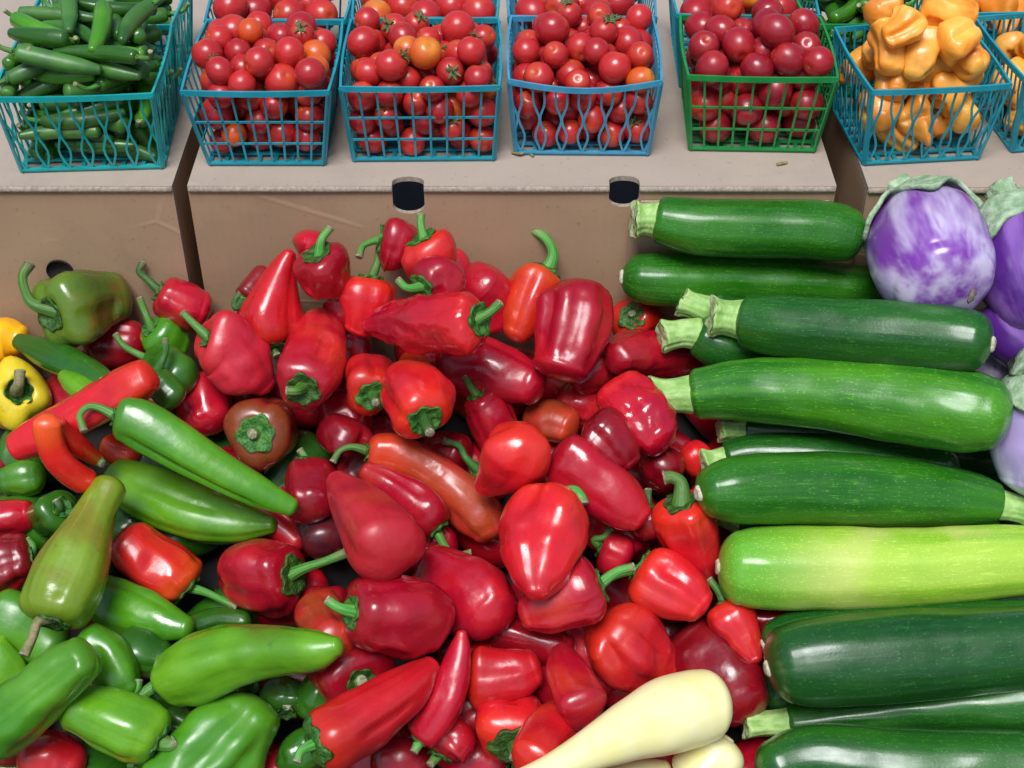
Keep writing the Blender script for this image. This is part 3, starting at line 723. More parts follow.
zuc(5, 'deep', 'large deep green zucchini with a blue shine and dark nicks', [(1080,644,80),(1040,646,82),(960,652,87),(880,657,92),(800,663,84),(767,669,54)], None, tip=(1,))
zuc(4, 'dark', 'dark zucchini with a ragged light green stem near the yellow squash', [(786,723,36),(850,715,44),(940,705,56),(1050,698,72)], [(745,724)])
zuc(5, 'dark', 'zucchini cut by the bottom edge of the picture', [(757,772,40),(810,758,66),(900,765,76),(1050,768,76)])
zuc(1, 'dark', 'dark zucchini beneath the scratched one', [(735,520,36),(800,525,46),(900,528,46),(1000,530,46)], [(724,512)])
# ---- eggplants
egg(2, 'lilac', 'pale lilac eggplant low between the shiny zucchini and the right edge', [(1030,372,60),(1012,362,84),(985,352,90),(960,350,50)], None)
egg(2, 'deep', 'deep purple eggplant in the shadow under the two capped ones', [(1000,300,60),(1010,318,80),(1030,335,80),(1050,345,50)], None)
egg(4, 'violet', 'round violet and white streaked eggplant with a brown scar behind the zucchini', [(914,213,72,-2.6),(921,227,104,-1.4),(931,256,121,.5),(942,279,106,1.7),(951,297,52,2.5)], [(906,196),(898,187)], cap=.72)
egg(4, 'deep', 'purple eggplant with a broad pale green cap at the right edge', [(1018,208,70,-.2),(1022,230,100,0),(1030,275,104,0),(1040,310,80,-.5),(1046,326,46,-1)], [(1005,196),(999,188)], cap=1.05)
egg(4, 'lilac', 'pale lavender eggplant at the right edge below the long zucchini tip', [(1038,368,50),(1043,395,92),(1046,440,108),(1044,480,86),(1040,500,50)], [(1020,360)], cap=.5)
# ---- yellow squash
squ(6, 'pale cream yellow squash lying over the peppers at the bottom edge', [(518,786,30),(548,772,32),(590,750,42),(633,729,62),(670,715,77),(704,706,73),(725,703,52)])
squ(3, 'small yellow squash standing at the bottom edge under the cream one', [(690,790,64),(705,770,64),(720,750,56),(728,738,36)])
squ(2, 'bright yellow squash sliver at the bottom edge below the cream one', [(672,770,20),(640,778,38),(600,790,36)])
ITEMS.sort(key=lambda q: q[0])

# ------------------------------------------------------------------ builders for the long vegetables
def zucchini(key, label, mid, stem, tip=None, P=None, R=None, seed=0):
    rng = np.random.default_rng(seed)
    name = 'zucchini'
    if P is None: P, R, off, sl = settle(mid, .035)
    pa = Path(P, R); add_spheres(pa, 14)
    base = pa.p(pa.L / 2) - np.array([0, 0, pa.R.max()])
    root = empty(name, base, label, 'zucchini', 'zucchini stacked beside the peppers')
    V, F, UV, info = body_mesh(pa, rng, lobes=5, lobe_a=.022, dents=.03, stem_end=False, c0=(.42 if stem else .9), c1=.85, flat=1.0, ns=48, nm=44, ridge=.010, nridge=10)
    mesh_obj('body', V - base, F, zskin(key), root, UV)
    if stem:
        s0 = pa.P[0]; t = pa.tan(0)
        e = lifted(*stem[0], off, 0.2) if len(stem[0]) == 2 else np.asarray(stem[0])
        r0 = pa.r(0)
        ln = np.linalg.norm(e - s0)
        r_ = min(r0 * .92, max(.009, r0 * .80))
        pts = [s0 + t * .004, s0 + (e - s0) * .30, s0 + (e - s0) * .66, e]
        tp = Path(pts, [r_ * 1.02, r_ * .86, r_ * .84, r_ * 1.0])
        ss = np.linspace(0, tp.L, 12); ns = 60
        FR = frames(tp, ss, unit(CAM - tp.p(tp.L / 2)))
        ph = np.linspace(0, 2 * math.pi, ns, endpoint=False); p0 = rng.uniform(0, 6)
        V, UV = [], []
        jag = (.10 * np.cos(3 * ph + p0) + .06 * np.cos(7 * ph)) * r_
        for i, (s, (tt, n, b)) in enumerate(zip(ss, FR)):
            f = i / 11
            pr = .10 * np.abs(np.cos(2.5 * ph + p0)) + .05 * np.abs(np.cos(7.5 * ph + 1)) - .06
            rr = tp.r(s) * (1 + pr * (.5 + f))
            V.append(tp.p(s) + np.outer(np.cos(ph) * rr, n) + np.outer(np.sin(ph) * rr, b) + np.outer(jag * f ** 3, tt))
            UV.append(np.stack([np.abs(ph / math.pi - 1), np.full(ns, f)], axis=1))
        so = mesh_obj('stem', np.vstack(V) - base, grid_faces(12, ns), M_zstem(), root, np.vstack(UV))
        tt, n, b = FR[-1]; V = []
        for q, o in ((.97, .0006), (.7, .0012), (.35, .0004), (.04, .001)):
            rr = tp.r(tp.L) * q * (1 + (.10 * np.abs(np.cos(2.5 * ph + p0)) + .05 * np.abs(np.cos(7.5 * ph + 1)) - .06) * 1.5)
            V.append(tp.P[-1] + np.outer(np.cos(ph) * rr, n) + np.outer(np.sin(ph) * rr, b) + np.outer(jag * q + o, tt))
        mesh_obj('cut_face', np.vstack(V) - base, grid_faces(4, ns, False, True), M_zcut(), so)
    if tip is not None:
        s = pa.L if tip[0] else 0.0
        t = pa.tan(s) * (1 if tip[0] else -1)
        c = pa.p(s) - t * .0009
        n = unit(np.cross(t, [0, 0, 1])); b = np.cross(t, n)
        ph = np.linspace(0, 2 * math.pi, 18, endpoint=False)
        jr = 1 + .12 * np.cos(3 * ph + rng.uniform(0, 6))
        V = [c + t * h + np.outer(np.cos(ph) * q * jr, n) + np.outer(np.sin(ph) * q * jr, b) for q, h in ((.0058, -.002), (.0054, .0012), (.004, .0024), (.0015, .0018), (.0002, .0014))]
        mesh_obj('blossom_scar', np.vstack(V) - base, grid_faces(5, 18), M_blossom(), root)
    return root

def eggplant(key, label, mid, stem, cap=.8, seed=0):
    rng = np.random.default_rng(seed)
    P, R, off, sl = settle(mid, .03)
    pa = Path(P, R); add_spheres(pa, 9)
    base = pa.p(pa.L / 2) - np.array([0, 0, pa.R.max()])
    root = empty('eggplant', base, label, 'eggplant', 'eggplants behind the zucchini')
    V, F, UV, info = body_mesh(pa, rng, lobes=4, lobe_a=.03, dents=.03, stem_end=False, c0=.95, c1=.95, flat=.98, ns=56, nm=40)
    bo = mesh_obj('body', V - base, F, egg_skin(key), root, UV)
    bo.data.attributes.new('axial', 'FLOAT_VECTOR', 'POINT').data.foreach_set('vector', info['axial'].ravel())
    if stem:
        # the cap hugs the stem end: lobed skirt following the body a little outside it
        ns = 72; ph = np.linspace(0, 2 * math.pi, ns, endpoint=False)
        reach = cap * pa.R.max() * (1 + .28 * np.cos(5 * ph + rng.uniform(0, 6)) + .12 * np.cos(3 * ph + 1) + .05 * np.cos(11 * ph))
        c = .95 * pa.r(0); wob = Wob(rng, 220)
        n0 = unit(CAM - pa.p(pa.L / 2)); fr = frames(pa, [0.0], n0)[0]
        def surf(s):
            s = np.maximum(s, 0)
            rr = np.where(s < c, pa.r(c) * np.sqrt(np.maximum(0, 1 - (1 - s / c) ** 2)), pa.r(s)); return rr
        V = []; nr = 14
        for lay in (0, 1):
            for i in range(nr):
                q = i / (nr - 1)
                s = reach * q
                th = (.0022 if lay == 0 else -.001) + (.003 * q ** 4 if lay == 0 else .0024 * q ** 4)
                rr = surf(s) + th
                Pc = pa.p(np.minimum(s, pa.L))
                X = Pc + (np.cos(ph) * rr)[:, None] * fr[1] * .98 + (np.sin(ph) * rr)[:, None] * fr[2] - np.outer(np.full(ns, th * (1 - q)), fr[0])
                X = X + (X - Pc) * (.05 * wob(X))[:, None]
                V.append(X)
        F = []
        o = nr * ns
        for i in range(nr - 1):
            for j in range(ns):
                k = (j + 1) % ns
                F.append((i*ns+j, i*ns+k, (i+1)*ns+k, (i+1)*ns+j)); F.append((o+i*ns+j, o+(i+1)*ns+j, o+(i+1)*ns+k, o+i*ns+k))
        a = (nr - 1) * ns
        for j in range(ns):
            k = (j + 1) % ns; F.append((a+j, a+k, o+a+k, o+a+j))
        mat = veg_mat('eggplant_cap', (.20,.32,.17), (.42,.55,.36), .75, 120, .7, .004, .25)
        co = mesh_obj('calyx', np.vstack(V) - base, F, mat, root)
        pts = [pa.P[0] + fr[0] * .006] + [lifted(x, y, off, .6) for x, y in stem]
        if len(pts) < 3: pts.insert(1, (pts[0] + pts[1]) / 2)
        V, F, UV, fe, sp = tube_mesh(pts, [.014, .0105, .0115][:len(pts)], 20, .10, 5, 8)
        V = V + np.random.default_rng(seed + 5).normal(0, .0005, V.shape)
        mesh_obj('stem', V - base, F, mat, co, UV)
        if key == 'violet':
            c0 = at_scar(pa, (972, 296)); 
            if c0 is not None:
                X, nn = c0
                a1 = unit(np.cross(nn, [1, 0, 0])); a2 = np.cross(nn, a1)
                p2 = np.linspace(0, 2 * math.pi, 14, endpoint=False); jr = 1 + .35 * np.cos(2 * p2 + 1) + .2 * np.cos(5 * p2)
                V = [X + nn * h + np.outer(np.cos(p2) * q * jr, a1) + np.outer(np.sin(p2) * q * jr * .8, a2) for q, h in ((.0042, -.0006), (.0036, .0007), (.0002, .0009))]
                mesh_obj('scar', np.vstack(V) - base, grid_faces(3, 14), veg_mat('scar_brown', (.10,.07,.06), (.2,.15,.12), .8, 400), root)
    return root
def at_scar(pa, px):
    r = unit(ray(*px))
    best = None
    for s in np.linspace(0, pa.L, 60):
        c = pa.p(s) - CAM; R = pa.r(s); tc = c @ r; d2 = c @ c - tc * tc
        if d2 < R * R:
            t = tc - math.sqrt(R * R - d2)
            if best is None or t < best[0]: best = (t, unit(r * t - c))
    return None if best is None else (CAM + r * best[0], best[1])

def squash(label, mid, seed=0):
    P, R, off, sl = settle(mid, .04)
    pa = Path(P, R); add_spheres(pa, 10)
    base = pa.p(pa.L / 2) - np.array([0, 0, pa.R.max()])
    root = empty('yellow_squash', base, label, 'squash', 'yellow squash at the bottom edge')
    V, F, UV, info = body_mesh(pa, np.random.default_rng(seed), lobes=5, lobe_a=.012, dents=.02, stem_end=False, c0=.5, c1=.95, flat=1, ns=48, nm=40)
    k = 'cream' if 'cream' in label else ('sun' if 'bright' in label else 'straw')
    ab = {'cream': ((.88,.80,.32), (.90,.85,.46)), 'straw': ((.72,.66,.20), (.80,.74,.32)), 'sun': ((.85,.66,.04), (.85,.72,.10))}[k]
    mesh_obj('body', V - base, F, veg_mat('squash_' + k, ab[0], ab[1], .32, 40, .08, .002, .5), root, UV)
    s = pa.L; t = pa.tan(s); c = pa.p(s); n = unit(np.cross(t, [0, 0, 1])); b = np.cross(t, n)
    ph = np.linspace(0, 2 * math.pi, 16, endpoint=False)
    V = [c + t * h + np.outer(np.cos(ph) * q, n) + np.outer(np.sin(ph) * q, b) for q, h in ((.005, -.002), (.0045, .0006), (.002, .001), (.0002, .0006))]
    mesh_obj('blossom_scar', np.vstack(V) - base, grid_faces(4, 16), veg_mat('squash_scar', (.66,.62,.30), (.5,.48,.2), .8, 300), root)
    return root
# ------------------------------------------------------------------ the setting: table, boxes
def plain_box(name, x0, x1, y0, y1, z0, z1, mat, parent=None):
    V = [(x, y, z) for z in (z0, z1) for y in (y0, y1) for x in (x0, x1)]
    F = [(0,2,3,1), (4,5,7,6), (0,1,5,4), (1,3,7,5), (3,2,6,7), (2,0,4,6)]
    return mesh_obj(name, V, F, mat, parent, smooth=False)
def cardboard(key, a, b):
    if key in MATS: return MATS[key]
    m, n, l, p = new_mat(key)
    v = coords(n, l, 'Object')
    f1 = noise(n, l, v, 9, 4, .6)
    c = mixrgb(n, l, ramp(n, l, f1, .3, .7), a, b)
    fib = noise(n, l, coords(n, l, 'Object', (60, 700, 700)), 1.0, 3, .6)
    c = mixrgb(n, l, ramp(n, l, fib, .35, .75, 0, .06), c, tuple(x * .6 for x in a))
    sp = noise(n, l, v, 260, 2)
    c = mixrgb(n, l, ramp(n, l, sp, .66, .74, 0, .35), c, tuple(x * .45 for x in a))
    sc = noise(n, l, coords(n, l, 'Object', (30, 90, 90)), 1.0, 6, .8)
    c = mixrgb(n, l, ramp(n, l, sc, .70, .78, 0, .25), c, tuple(min(.7, x * 1.7) for x in a))
    stn = noise(n, l, v, 5.5, 5, .62)
    c = mixrgb(n, l, ramp(n, l, stn, .50, .66, 0, .38), c, tuple(x * .62 for x in a))
    vo = n.new('ShaderNodeTexVoronoi'); vo.feature = 'DISTANCE_TO_EDGE'; vo.inputs['Scale'].default_value = 4.2
    l.new(coords(n, l, 'Object', (1.0, 1.0, 1.7)), vo.inputs['Vector'])
    cm = n.new('ShaderNodeMath'); cm.operation = 'MULTIPLY'
    l.new(ramp(n, l, vo.outputs['Distance'], .0, .014, .20, 0), cm.inputs[0]); l.new(ramp(n, l, noise(n, l, v, 13, 3), .50, .64), cm.inputs[1])
    c = mixrgb(n, l, cm.outputs[0], c, tuple(min(.75, x * 1.5 + .05) for x in a))
    l.new(c, p.inputs['Base Color'])
    p.inputs['Roughness'].default_value = .62
    p.inputs['Specular IOR Level'].default_value = .35
    cor = n.new('ShaderNodeTexWave'); cor.bands_direction = 'X'; cor.inputs['Scale'].default_value = 45; cor.inputs['Distortion'].default_value = .6
    l.new(v, cor.inputs['Vector'])
    nb = bump(n, l, cor.outputs['Fac'], .04, .002)
    nb = bump(n, l, noise(n, l, v, 7, 2), .35, .010, nb)
    nb = bump(n, l, cm.outputs[0], .35, .003, nb)
    nb = bump(n, l, sp, .15, .0008, nb)
    l.new(nb, p.inputs['Normal'])
    MATS[key] = m
    return m
CARD = cardboard('cardboard', (.420,.275,.165), (.375,.245,.148))
CARDT = cardboard('cardboard_lid', (.410,.335,.270), (.375,.303,.243))
CARDE = veg_mat('cardboard_edge', (.40,.33,.26), (.27,.21,.155), .85, 400, .5, .001)
DARK = veg_mat('wood_gap_shade', (.012,.010,.009), (.022,.018,.016), .8, 14, .4, .004)  # wood darkened to near-black: shade of the heap's gaps put into the colour
tb = mesh_obj('table', [(-3, -2, -.001), (3, -2, -.001), (3, 3, -.001), (-3, 3, -.001)], [(0, 1, 2, 3)], DARK, smooth=False); tb['kind'] = 'structure'

def outline_panel(name, pts, to3, th, mat, parent, emat=None):
    """flat cardboard sheet from a 2-D outline, given its thickness; to3 maps (u, v, w)"""
    n = len(pts)
    V = [to3(u, v, 0) for u, v in pts] + [to3(u, v, -th) for u, v in pts]
    F = [tuple(range(n)), tuple(range(n, 2 * n))[::-1]]
    mi = [0, 0]
    for i in range(n):
        k = (i + 1) % n
        F.append((i, n + i, n + k, k)); mi.append(1)
    return mesh_obj(name, V, F, mat, parent, smooth=False, mats=[emat or CARDE], midx=mi)
ZT = H - .570                                   # top of the boxes
YF = YB - .0006
def notch(pts_x, w, down, round_=True):
    """points of a U-shaped slot cut from an edge at v=0 going to v=-down"""
    out = []
    for i in range(13):
        a = math.pi * i / 12
        out.append((pts_x - w * math.cos(a), -down + w * .62 - w * .62 * math.sin(a)))
    return [(pts_x - w, 0.0)] + out + [(pts_x + w, 0.0)]
def box(label, x0, x1, slots, depth=.62, flap=None, hole=None, yaw=0, yf=YF, zt=ZT):
    root = empty('cardboard_box', (x0, yf, 0), label, 'box', 'cardboard boxes under the baskets')
    root.rotation_euler = (0, 0, yaw)
    wd = x1 - x0
    # lid with slots open to the front edge
    e = .0045
    pts = [(0, 0)]
    for sx, w, dn, bk in slots:
        pts += [(u, -v) for u, v in notch(sx - x0, w, bk)]
    pts += [(wd, 0), (wd, depth), (0, depth)]
    outline_panel('lid', pts, lambda u, v, w_: (u, v, zt + w_), .004, CARDT, root)
    pts = [(0, zt - e)]
    for sx, w, dn, bk in slots:
        pts += [(u, zt - e + v) for u, v in notch(sx - x0, w, dn)]
    pts += [(wd, zt - e), (wd, .003), (0, .003)]
    outline_panel('front_panel', pts[::-1], lambda u, v, w_: (u, .0006 - w_, v), .004, CARD, root)
    plain_box('side_panel', 0, .004, .0055, depth, .003, zt - e, CARD, root)
    plain_box('side_panel', wd - .004, wd, .0055, depth, .003, zt - e, CARD, root)
    # folded crease along the front edge, worn pale
    V, F, UV, _, _ = tube_mesh([(0.0006, .0012, zt - .0031), (wd * .5, .0008, zt - .0029), (wd - .0006, .0012, zt - .0031)], [.0030] * 3, 8, per=30) if not slots else (None,) * 5
    if slots:
        xs = [0.0006]
        for sx, w, dn, bk in slots: xs += [sx - x0 - w, sx - x0 + w]
        xs.append(wd - .0006)
        V, F = [], []
        for a, b in zip(xs[::2], xs[1::2]):
            v, f, _, _, _ = tube_mesh([(a, .0012, zt - .0031), ((a + b) / 2, .0008, zt - .0029), (b, .0012, zt - .0031)], [.0030] * 3, 8, per=20)
            o = sum(len(q) for q in V); V.append(v); F += [tuple(i + o for i in q) for q in f]
        V = np.vstack(V)
    mesh_obj('crease', V, F, CARDE, root)
    if flap:
        a, b = flap[0] - x0, flap[1] - x0
        pts = [(a, .003), (b, .003), (b, zt - .012), (a + .012, zt - .012), (a + .004, zt - .03)]
        outline_panel('tucked_flap', pts, lambda u, v, w_: (u, -.0036 - w_, v), .003, CARD, root)
    if hole:
        hx, hz, hr = hole
        ph = np.linspace(0, 2 * math.pi, 36, endpoint=False)
        V = [np.stack([hx - x0 + np.cos(ph) * hr * q, np.full(36, y), hz + np.sin(ph) * hr * q], axis=1) for q, y in ((1.06, .0004), (1.05, -.0012), (1, -.0012), (.99, .02), (.02, .02))]
        mesh_obj('hand_hole', np.vstack(V), grid_faces(5, 36), veg_mat('hole_shade', (.012,.010,.009), (.02,.016,.014), .9, 90), root)  # panel is uncut; near-black colour stands in for the shade inside the hole
    return root
xl = at_z(171, 188, ZT)[0]
cx0, cx1 = at_z(187, 186, ZT)[0], at_z(836, 184, ZT)[0]
s1, s2 = at_z(407.5, 188, ZT), at_z(624.5, 184, ZT)
box('kraft cardboard box at the left with a round hole, under the basket of green chilies', xl - .42, xl, [], hole=(at_y(60, 271, YF)[0], at_y(60, 271, YF)[2], .0098))
box('wide kraft cardboard box with two hand slots under the tomato baskets', cx0, cx1, [(s1[0], .0118, .020, .013), (s2[0], .0112, .014, .014)], flap=(at_y(622, 250, YF)[0], cx1 - .004))
rb0 = at_z(870, 192, ZT)[0]
box('kraft cardboard box at the right under the basket of orange peppers', rb0, rb0 + .42, [], yf=YF - .002, yaw=.0)

# ------------------------------------------------------------------ berry baskets of coloured plastic
def plastic(key, c):
    if key in MATS: return MATS[key]
    m, n, l, p = new_mat(key)
    f = noise(n, l, coords(n, l), 60, 3)
    l.new(mixrgb(n, l, ramp(n, l, f, .3, .7), c, tuple(min(1, x * 1.25 + .01) for x in c)), p.inputs['Base Color'])
    p.inputs['Roughness'].default_value = .34
    p.inputs['Transmission Weight'].default_value = .35
    l.new(bump(n, l, f, .15, .001), p.inputs['Normal'])
    MATS[key] = m
    return m
TEAL = plastic('teal_plastic', (.010,.34,.43)); AQUA = plastic('aqua_plastic', (.008,.43,.42)); BLUE = plastic('blue_plastic', (.06,.36,.54)); GREENP = plastic('green_plastic', (.010,.30,.06))
def strip_mesh(lines, wd, th):
    """ribbons along poly-lines on a panel: lines of (point, outward normal)"""
    V, F = [], []
    for pts, nn in lines:
        pts = np.asarray(pts, float); k = len(pts); o = len(V)
        for i in range(k):
            t = unit(pts[min(i + 1, k - 1)] - pts[max(i - 1, 0)]); s = np.cross(nn, t)
            for a, b in ((-1, -1), (1, -1), (1, 1), (-1, 1)):
                V.append(pts[i] + s * wd * a + nn * th * b)
        for i in range(k - 1):
            for j in range(4):
                q = (j + 1) % 4
                F.append((o + i*4 + j, o + i*4 + q, o + (i+1)*4 + q, o + (i+1)*4 + j))
        F.append((o, o+3, o+2, o+1)); e = o + (k-1)*4; F.append((e, e+1, e+2, e+3))
    return np.array(V), F
def basket(label, loc, yaw, wt, wb, dt, db, h, style, mat, group, sag=0.0):
    root = empty('berry_basket', loc, label, 'basket', group)
    root.rotation_euler = (0, 0, yaw)
    ct = [(-wt/2, -dt/2), (wt/2, -dt/2), (wt/2, dt/2), (-wt/2, dt/2)]
    cb = [(-wb/2, -db/2), (wb/2, -db/2), (wb/2, db/2), (-wb/2, db/2)]
    lines = []
    for i in range(4):
        a, b = np.array([*ct[i], h]), np.array([*ct[(i+1) % 4], h])
        out = unit(np.array([(a+b)[0], (a+b)[1], 0]))
        pts = [a + (b-a) * q + np.array([0, 0, -sag * math.sin(math.pi * q) * (i == 0)]) + out * .002 * math.sin(math.pi*q) for q in np.linspace(-.005, 1.005, 9)]
        lines.append((pts, out))
    V, F = strip_mesh(lines, .0021, .0009); mesh_obj('rim', V, F, mat, root, smooth=False)
    for i in range(4):
        A, B = np.array([*ct[i], h]), np.array([*ct[(i+1) % 4], h]); C, D = np.array([*cb[i], .001]), np.array([*cb[(i+1) % 4], .001])
        nn = unit(np.cross(B - A, A - C)); 
        if nn @ np.array([*(A+B)[:2], 0]) < 0: nn = -nn
        sg = lambda u: np.array([0, 0, -sag * math.sin(math.pi * u) * (i == 0)])
        pt = lambda u, v: (A*(1-u)+B*u + sg(u))*(1-v) + (C*(1-u)+D*u)*v
        ln = []
        if style == 'grid':
            for k in range(10): ln.append(([pt(k/9, v) for v in np.linspace(0, 1, 4)], nn))
            for v in (.40, .70): ln.append(([pt(u, v) for u in np.linspace(0, 1, 8)], nn))
        else:
            m_ = 13
            for k in range(m_ + 1):
                pts = []
                for v in np.linspace(0, 1, 15):
                    a = 0 if v < .22 else .5 * (1 - math.cos((v - .22) / .78 * 2 * math.pi * 1.5)) / 2 * 1.9
                    u = k / m_ + (a / m_) * (1 if k % 2 == 0 else -1) * .5
                    pts.append(pt(min(1, max(0, u)), v))
                ln.append((pts, nn))
        ln.append(([pt(0, 0), pt(0, 1)], nn)); ln.append(([pt(0, 1), pt(1, 1)], nn))
        V, F = strip_mesh(ln, .00078, .0005); mesh_obj('side_lattice', V, F, mat, root, smooth=False)
        V, F = strip_mesh([([pt(0, 0), pt(0, 1)], unit(np.array([*ct[i], 0])))], .0020, .0007); mesh_obj('corner_rib', V, F, mat, root, smooth=False)
    ln = [([np.array([-wb/2 + wb*k/7, -db/2, .0012]), np.array([-wb/2 + wb*k/7, db/2, .0012])], np.array([0, 0, 1.0])) for k in range(8)]
    ln += [([np.array([-wb/2, -db/2 + db*k/7, .0026]), np.array([wb/2, -db/2 + db*k/7, .0026])], np.array([0, 0, 1.0])) for k in range(8)]
    V, F = strip_mesh(ln, .0015, .0007); mesh_obj('base', V, F, mat, root, smooth=False)
    return dict(root=root, loc=np.array(loc), yaw=yaw, wt=wt, wb=wb, dt=dt, db=db, h=h)
def in_basket(bk, p):
    c, s = math.cos(bk['yaw']), math.sin(bk['yaw'])
    return np.array([bk['loc'][0] + c*p[0] - s*p[1], bk['loc'][1] + s*p[0] + c*p[1], bk['loc'][2] + p[2]])

def pack(bk, n, shape, rng, mound=.45, tries=70, zmin=0.0, soft=.94):
    """shape(rng) -> (offsets k x 3 about its centre, radii k); lets each fall to the lowest free place"""
    C = np.zeros((0, 3)); R = np.zeros(0); out = []
    for _ in range(n):
        best = None
        for _t in range(tries):
            O, r, info = shape(rng)
            rm = r.max()
            ex = (np.abs(O[:, 0]) + r*soft).max(); ey = (np.abs(O[:, 1]) + r*soft).max()
            mx, my = max(.002, bk['wt']/2 - .001 - ex), max(.002, bk['dt']/2 - .001 - ey)
            x = rng.uniform(-1, 1) * mx; y = rng.uniform(-1, 1) * my
            if _t % 2:                               # try a place against one of the leaning walls
                f = rng.uniform(0, 1); k = rng.integers(0, 4)
                hx = (bk['wb'] + (bk['wt'] - bk['wb'])*f)/2 - ex; hy = (bk['db'] + (bk['dt'] - bk['db'])*f)/2 - ey
                if k == 0: x = hx
                elif k == 1: x = -hx
                elif k == 2: y = hy
                else: y = -hy
                x = float(np.clip(x, -mx, mx)); y = float(np.clip(y, -my, my))
            z = zmin + .003 + rm * soft
            P = O + np.array([x, y, 0])
            if len(C):
                for i in range(len(P)):
                    d2 = (C[:, 0]-P[i,0])**2 + (C[:, 1]-P[i,1])**2; RR = .95*soft*(R + r[i])
                    ok = d2 < RR**2
                    if ok.any(): z = max(z, (C[ok, 2] + np.sqrt(RR[ok]**2 - d2[ok]) - O[i, 2]).max())
            # tapered walls
            for i in range(len(P)):
                for q, t_, b_ in ((abs(P[i,0]), bk['wt'], bk['wb']), (abs(P[i,1]), bk['dt'], bk['db'])):
                    needw = (q + r[i]*soft - b_/2) / max(1e-6, (t_ - b_)/2) * bk['h']
                    z = max(z, min(needw, bk['h']*1.02) - O[i, 2])
            over = np.clip((z - bk['h']*.62)/.02, 0, 1)
            cost = z + over * mound * .02 * max(abs(x)/(bk['wt']/2), abs(y)/(bk['dt']/2))**2 + rng.uniform(0, .002)
            if best is None or cost < best[0]: best = (cost, np.array([x, y, z]), O, r, info)
        _, c, O, r, info = best
        C = np.vstack([C, O + c]); R = np.concatenate([R, r]); out.append((c, O, r, info))
    return out

# tomatoes ------------------------------------------------------------
def tomato_mat(key, A, B, C_):
    m, n, l, p = new_mat(key)
    v = coords(n, l)
    oi = n.new('ShaderNodeObjectInfo')
    c = mixrgb(n, l, ramp(n, l, oi.outputs['Random'], 0, 1), A, B)
    tc = n.new('ShaderNodeTexCoord'); sp = n.new('ShaderNodeSeparateXYZ'); l.new(tc.outputs['Object'], sp.inputs[0])
    wob = n.new('ShaderNodeMath'); wob.operation = 'MULTIPLY_ADD'; wob.inputs[1].default_value = .012
    l.new(noise(n, l, v, 90, 2), wob.inputs[0]); l.new(sp.outputs[2], wob.inputs[2])
    c = mixrgb(n, l, ramp(n, l, wob.outputs[0], .012, .021, 0, .7), c, C_)
    vm = n.new('ShaderNodeVectorMath'); vm.operation = 'DISTANCE'; vm.inputs[1].default_value = (0, 0, .0108)
    l.new(tc.outputs['Object'], vm.inputs[0])
    c = mixrgb(n, l, ramp(n, l, vm.outputs['Value'], .0012, .0022, .85, 0), c, (.30, .22, .08))
    c = mixrgb(n, l, ramp(n, l, vm.outputs['Value'], .002, .0065, .35, 0), c, C_)
    fr = n.new('ShaderNodeTexVoronoi'); fr.inputs['Scale'].default_value = 500; l.new(v, fr.inputs['Vector'])
    c = mixrgb(n, l, ramp(n, l, fr.outputs['Distance'], .08, .2, .22, 0), c, tuple(min(1, x*1.2 + .1) for x in A))
    l.new(c, p.inputs['Base Color'])
    l.new(ramp(n, l, noise(n, l, v, 120, 3), .3, .7, .22, .42), p.inputs['Roughness'])
    p.inputs['Coat Weight'].default_value = .15; p.inputs['Coat Roughness'].default_value = .12
    l.new(bump(n, l, noise(n, l, v, 60, 2), .15, .002), p.inputs['Normal'])
    return m
TOM = [tomato_mat('tomato_red', (.50,.022,.020), (.36,.012,.016), (.55,.06,.015)),
       tomato_mat('tomato_orange', (.56,.050,.012), (.62,.105,.012), (.70,.26,.02)),
       tomato_mat('tomato_wine', (.34,.010,.018), (.25,.008,.016), (.4,.02,.015))]
def tomato_mesh(seed, long_=1.0):
    rng = np.random.default_rng(seed); nr, ns = 18, 28
    ph = np.linspace(0, 2*math.pi, ns, endpoint=False); wob = Wob(rng, 130); V, UV = [], []
    for i in range(nr):
        a = math.pi * (i + .12) / (nr - 1 + .24)
        r = .0135 * math.sin(a); z = .0135 * math.cos(a) * long_
        if a < .5: z -= .0022 * (1 - a/.5)**1.5
        X = np.stack([r*np.cos(ph), r*np.sin(ph), np.full(ns, z)], axis=1); X = X * (1 + .035*wob(X))[:, None]
        V.append(X)
    return np.vstack(V), grid_faces(nr, ns)[::1]
TM = []
for k in range(6):
    V, F = tomato_mesh(k, 1.0 if k < 4 else 1.12)
    o = mesh_obj('cherry_tomato', V, [f[::-1] for f in F], TOM[0]); me = o.data; bpy.data.objects.remove(o)
    TM.append(me)
TMM = {}
def tomato_data(k, mi):
    if (k, mi) not in TMM:
        me = TM[k] if mi == 0 else TM[k].copy()
        if mi: me.materials.clear(); me.materials.append(TOM[mi])
        TMM[(k, mi)] = me
    return TMM[(k, mi)]
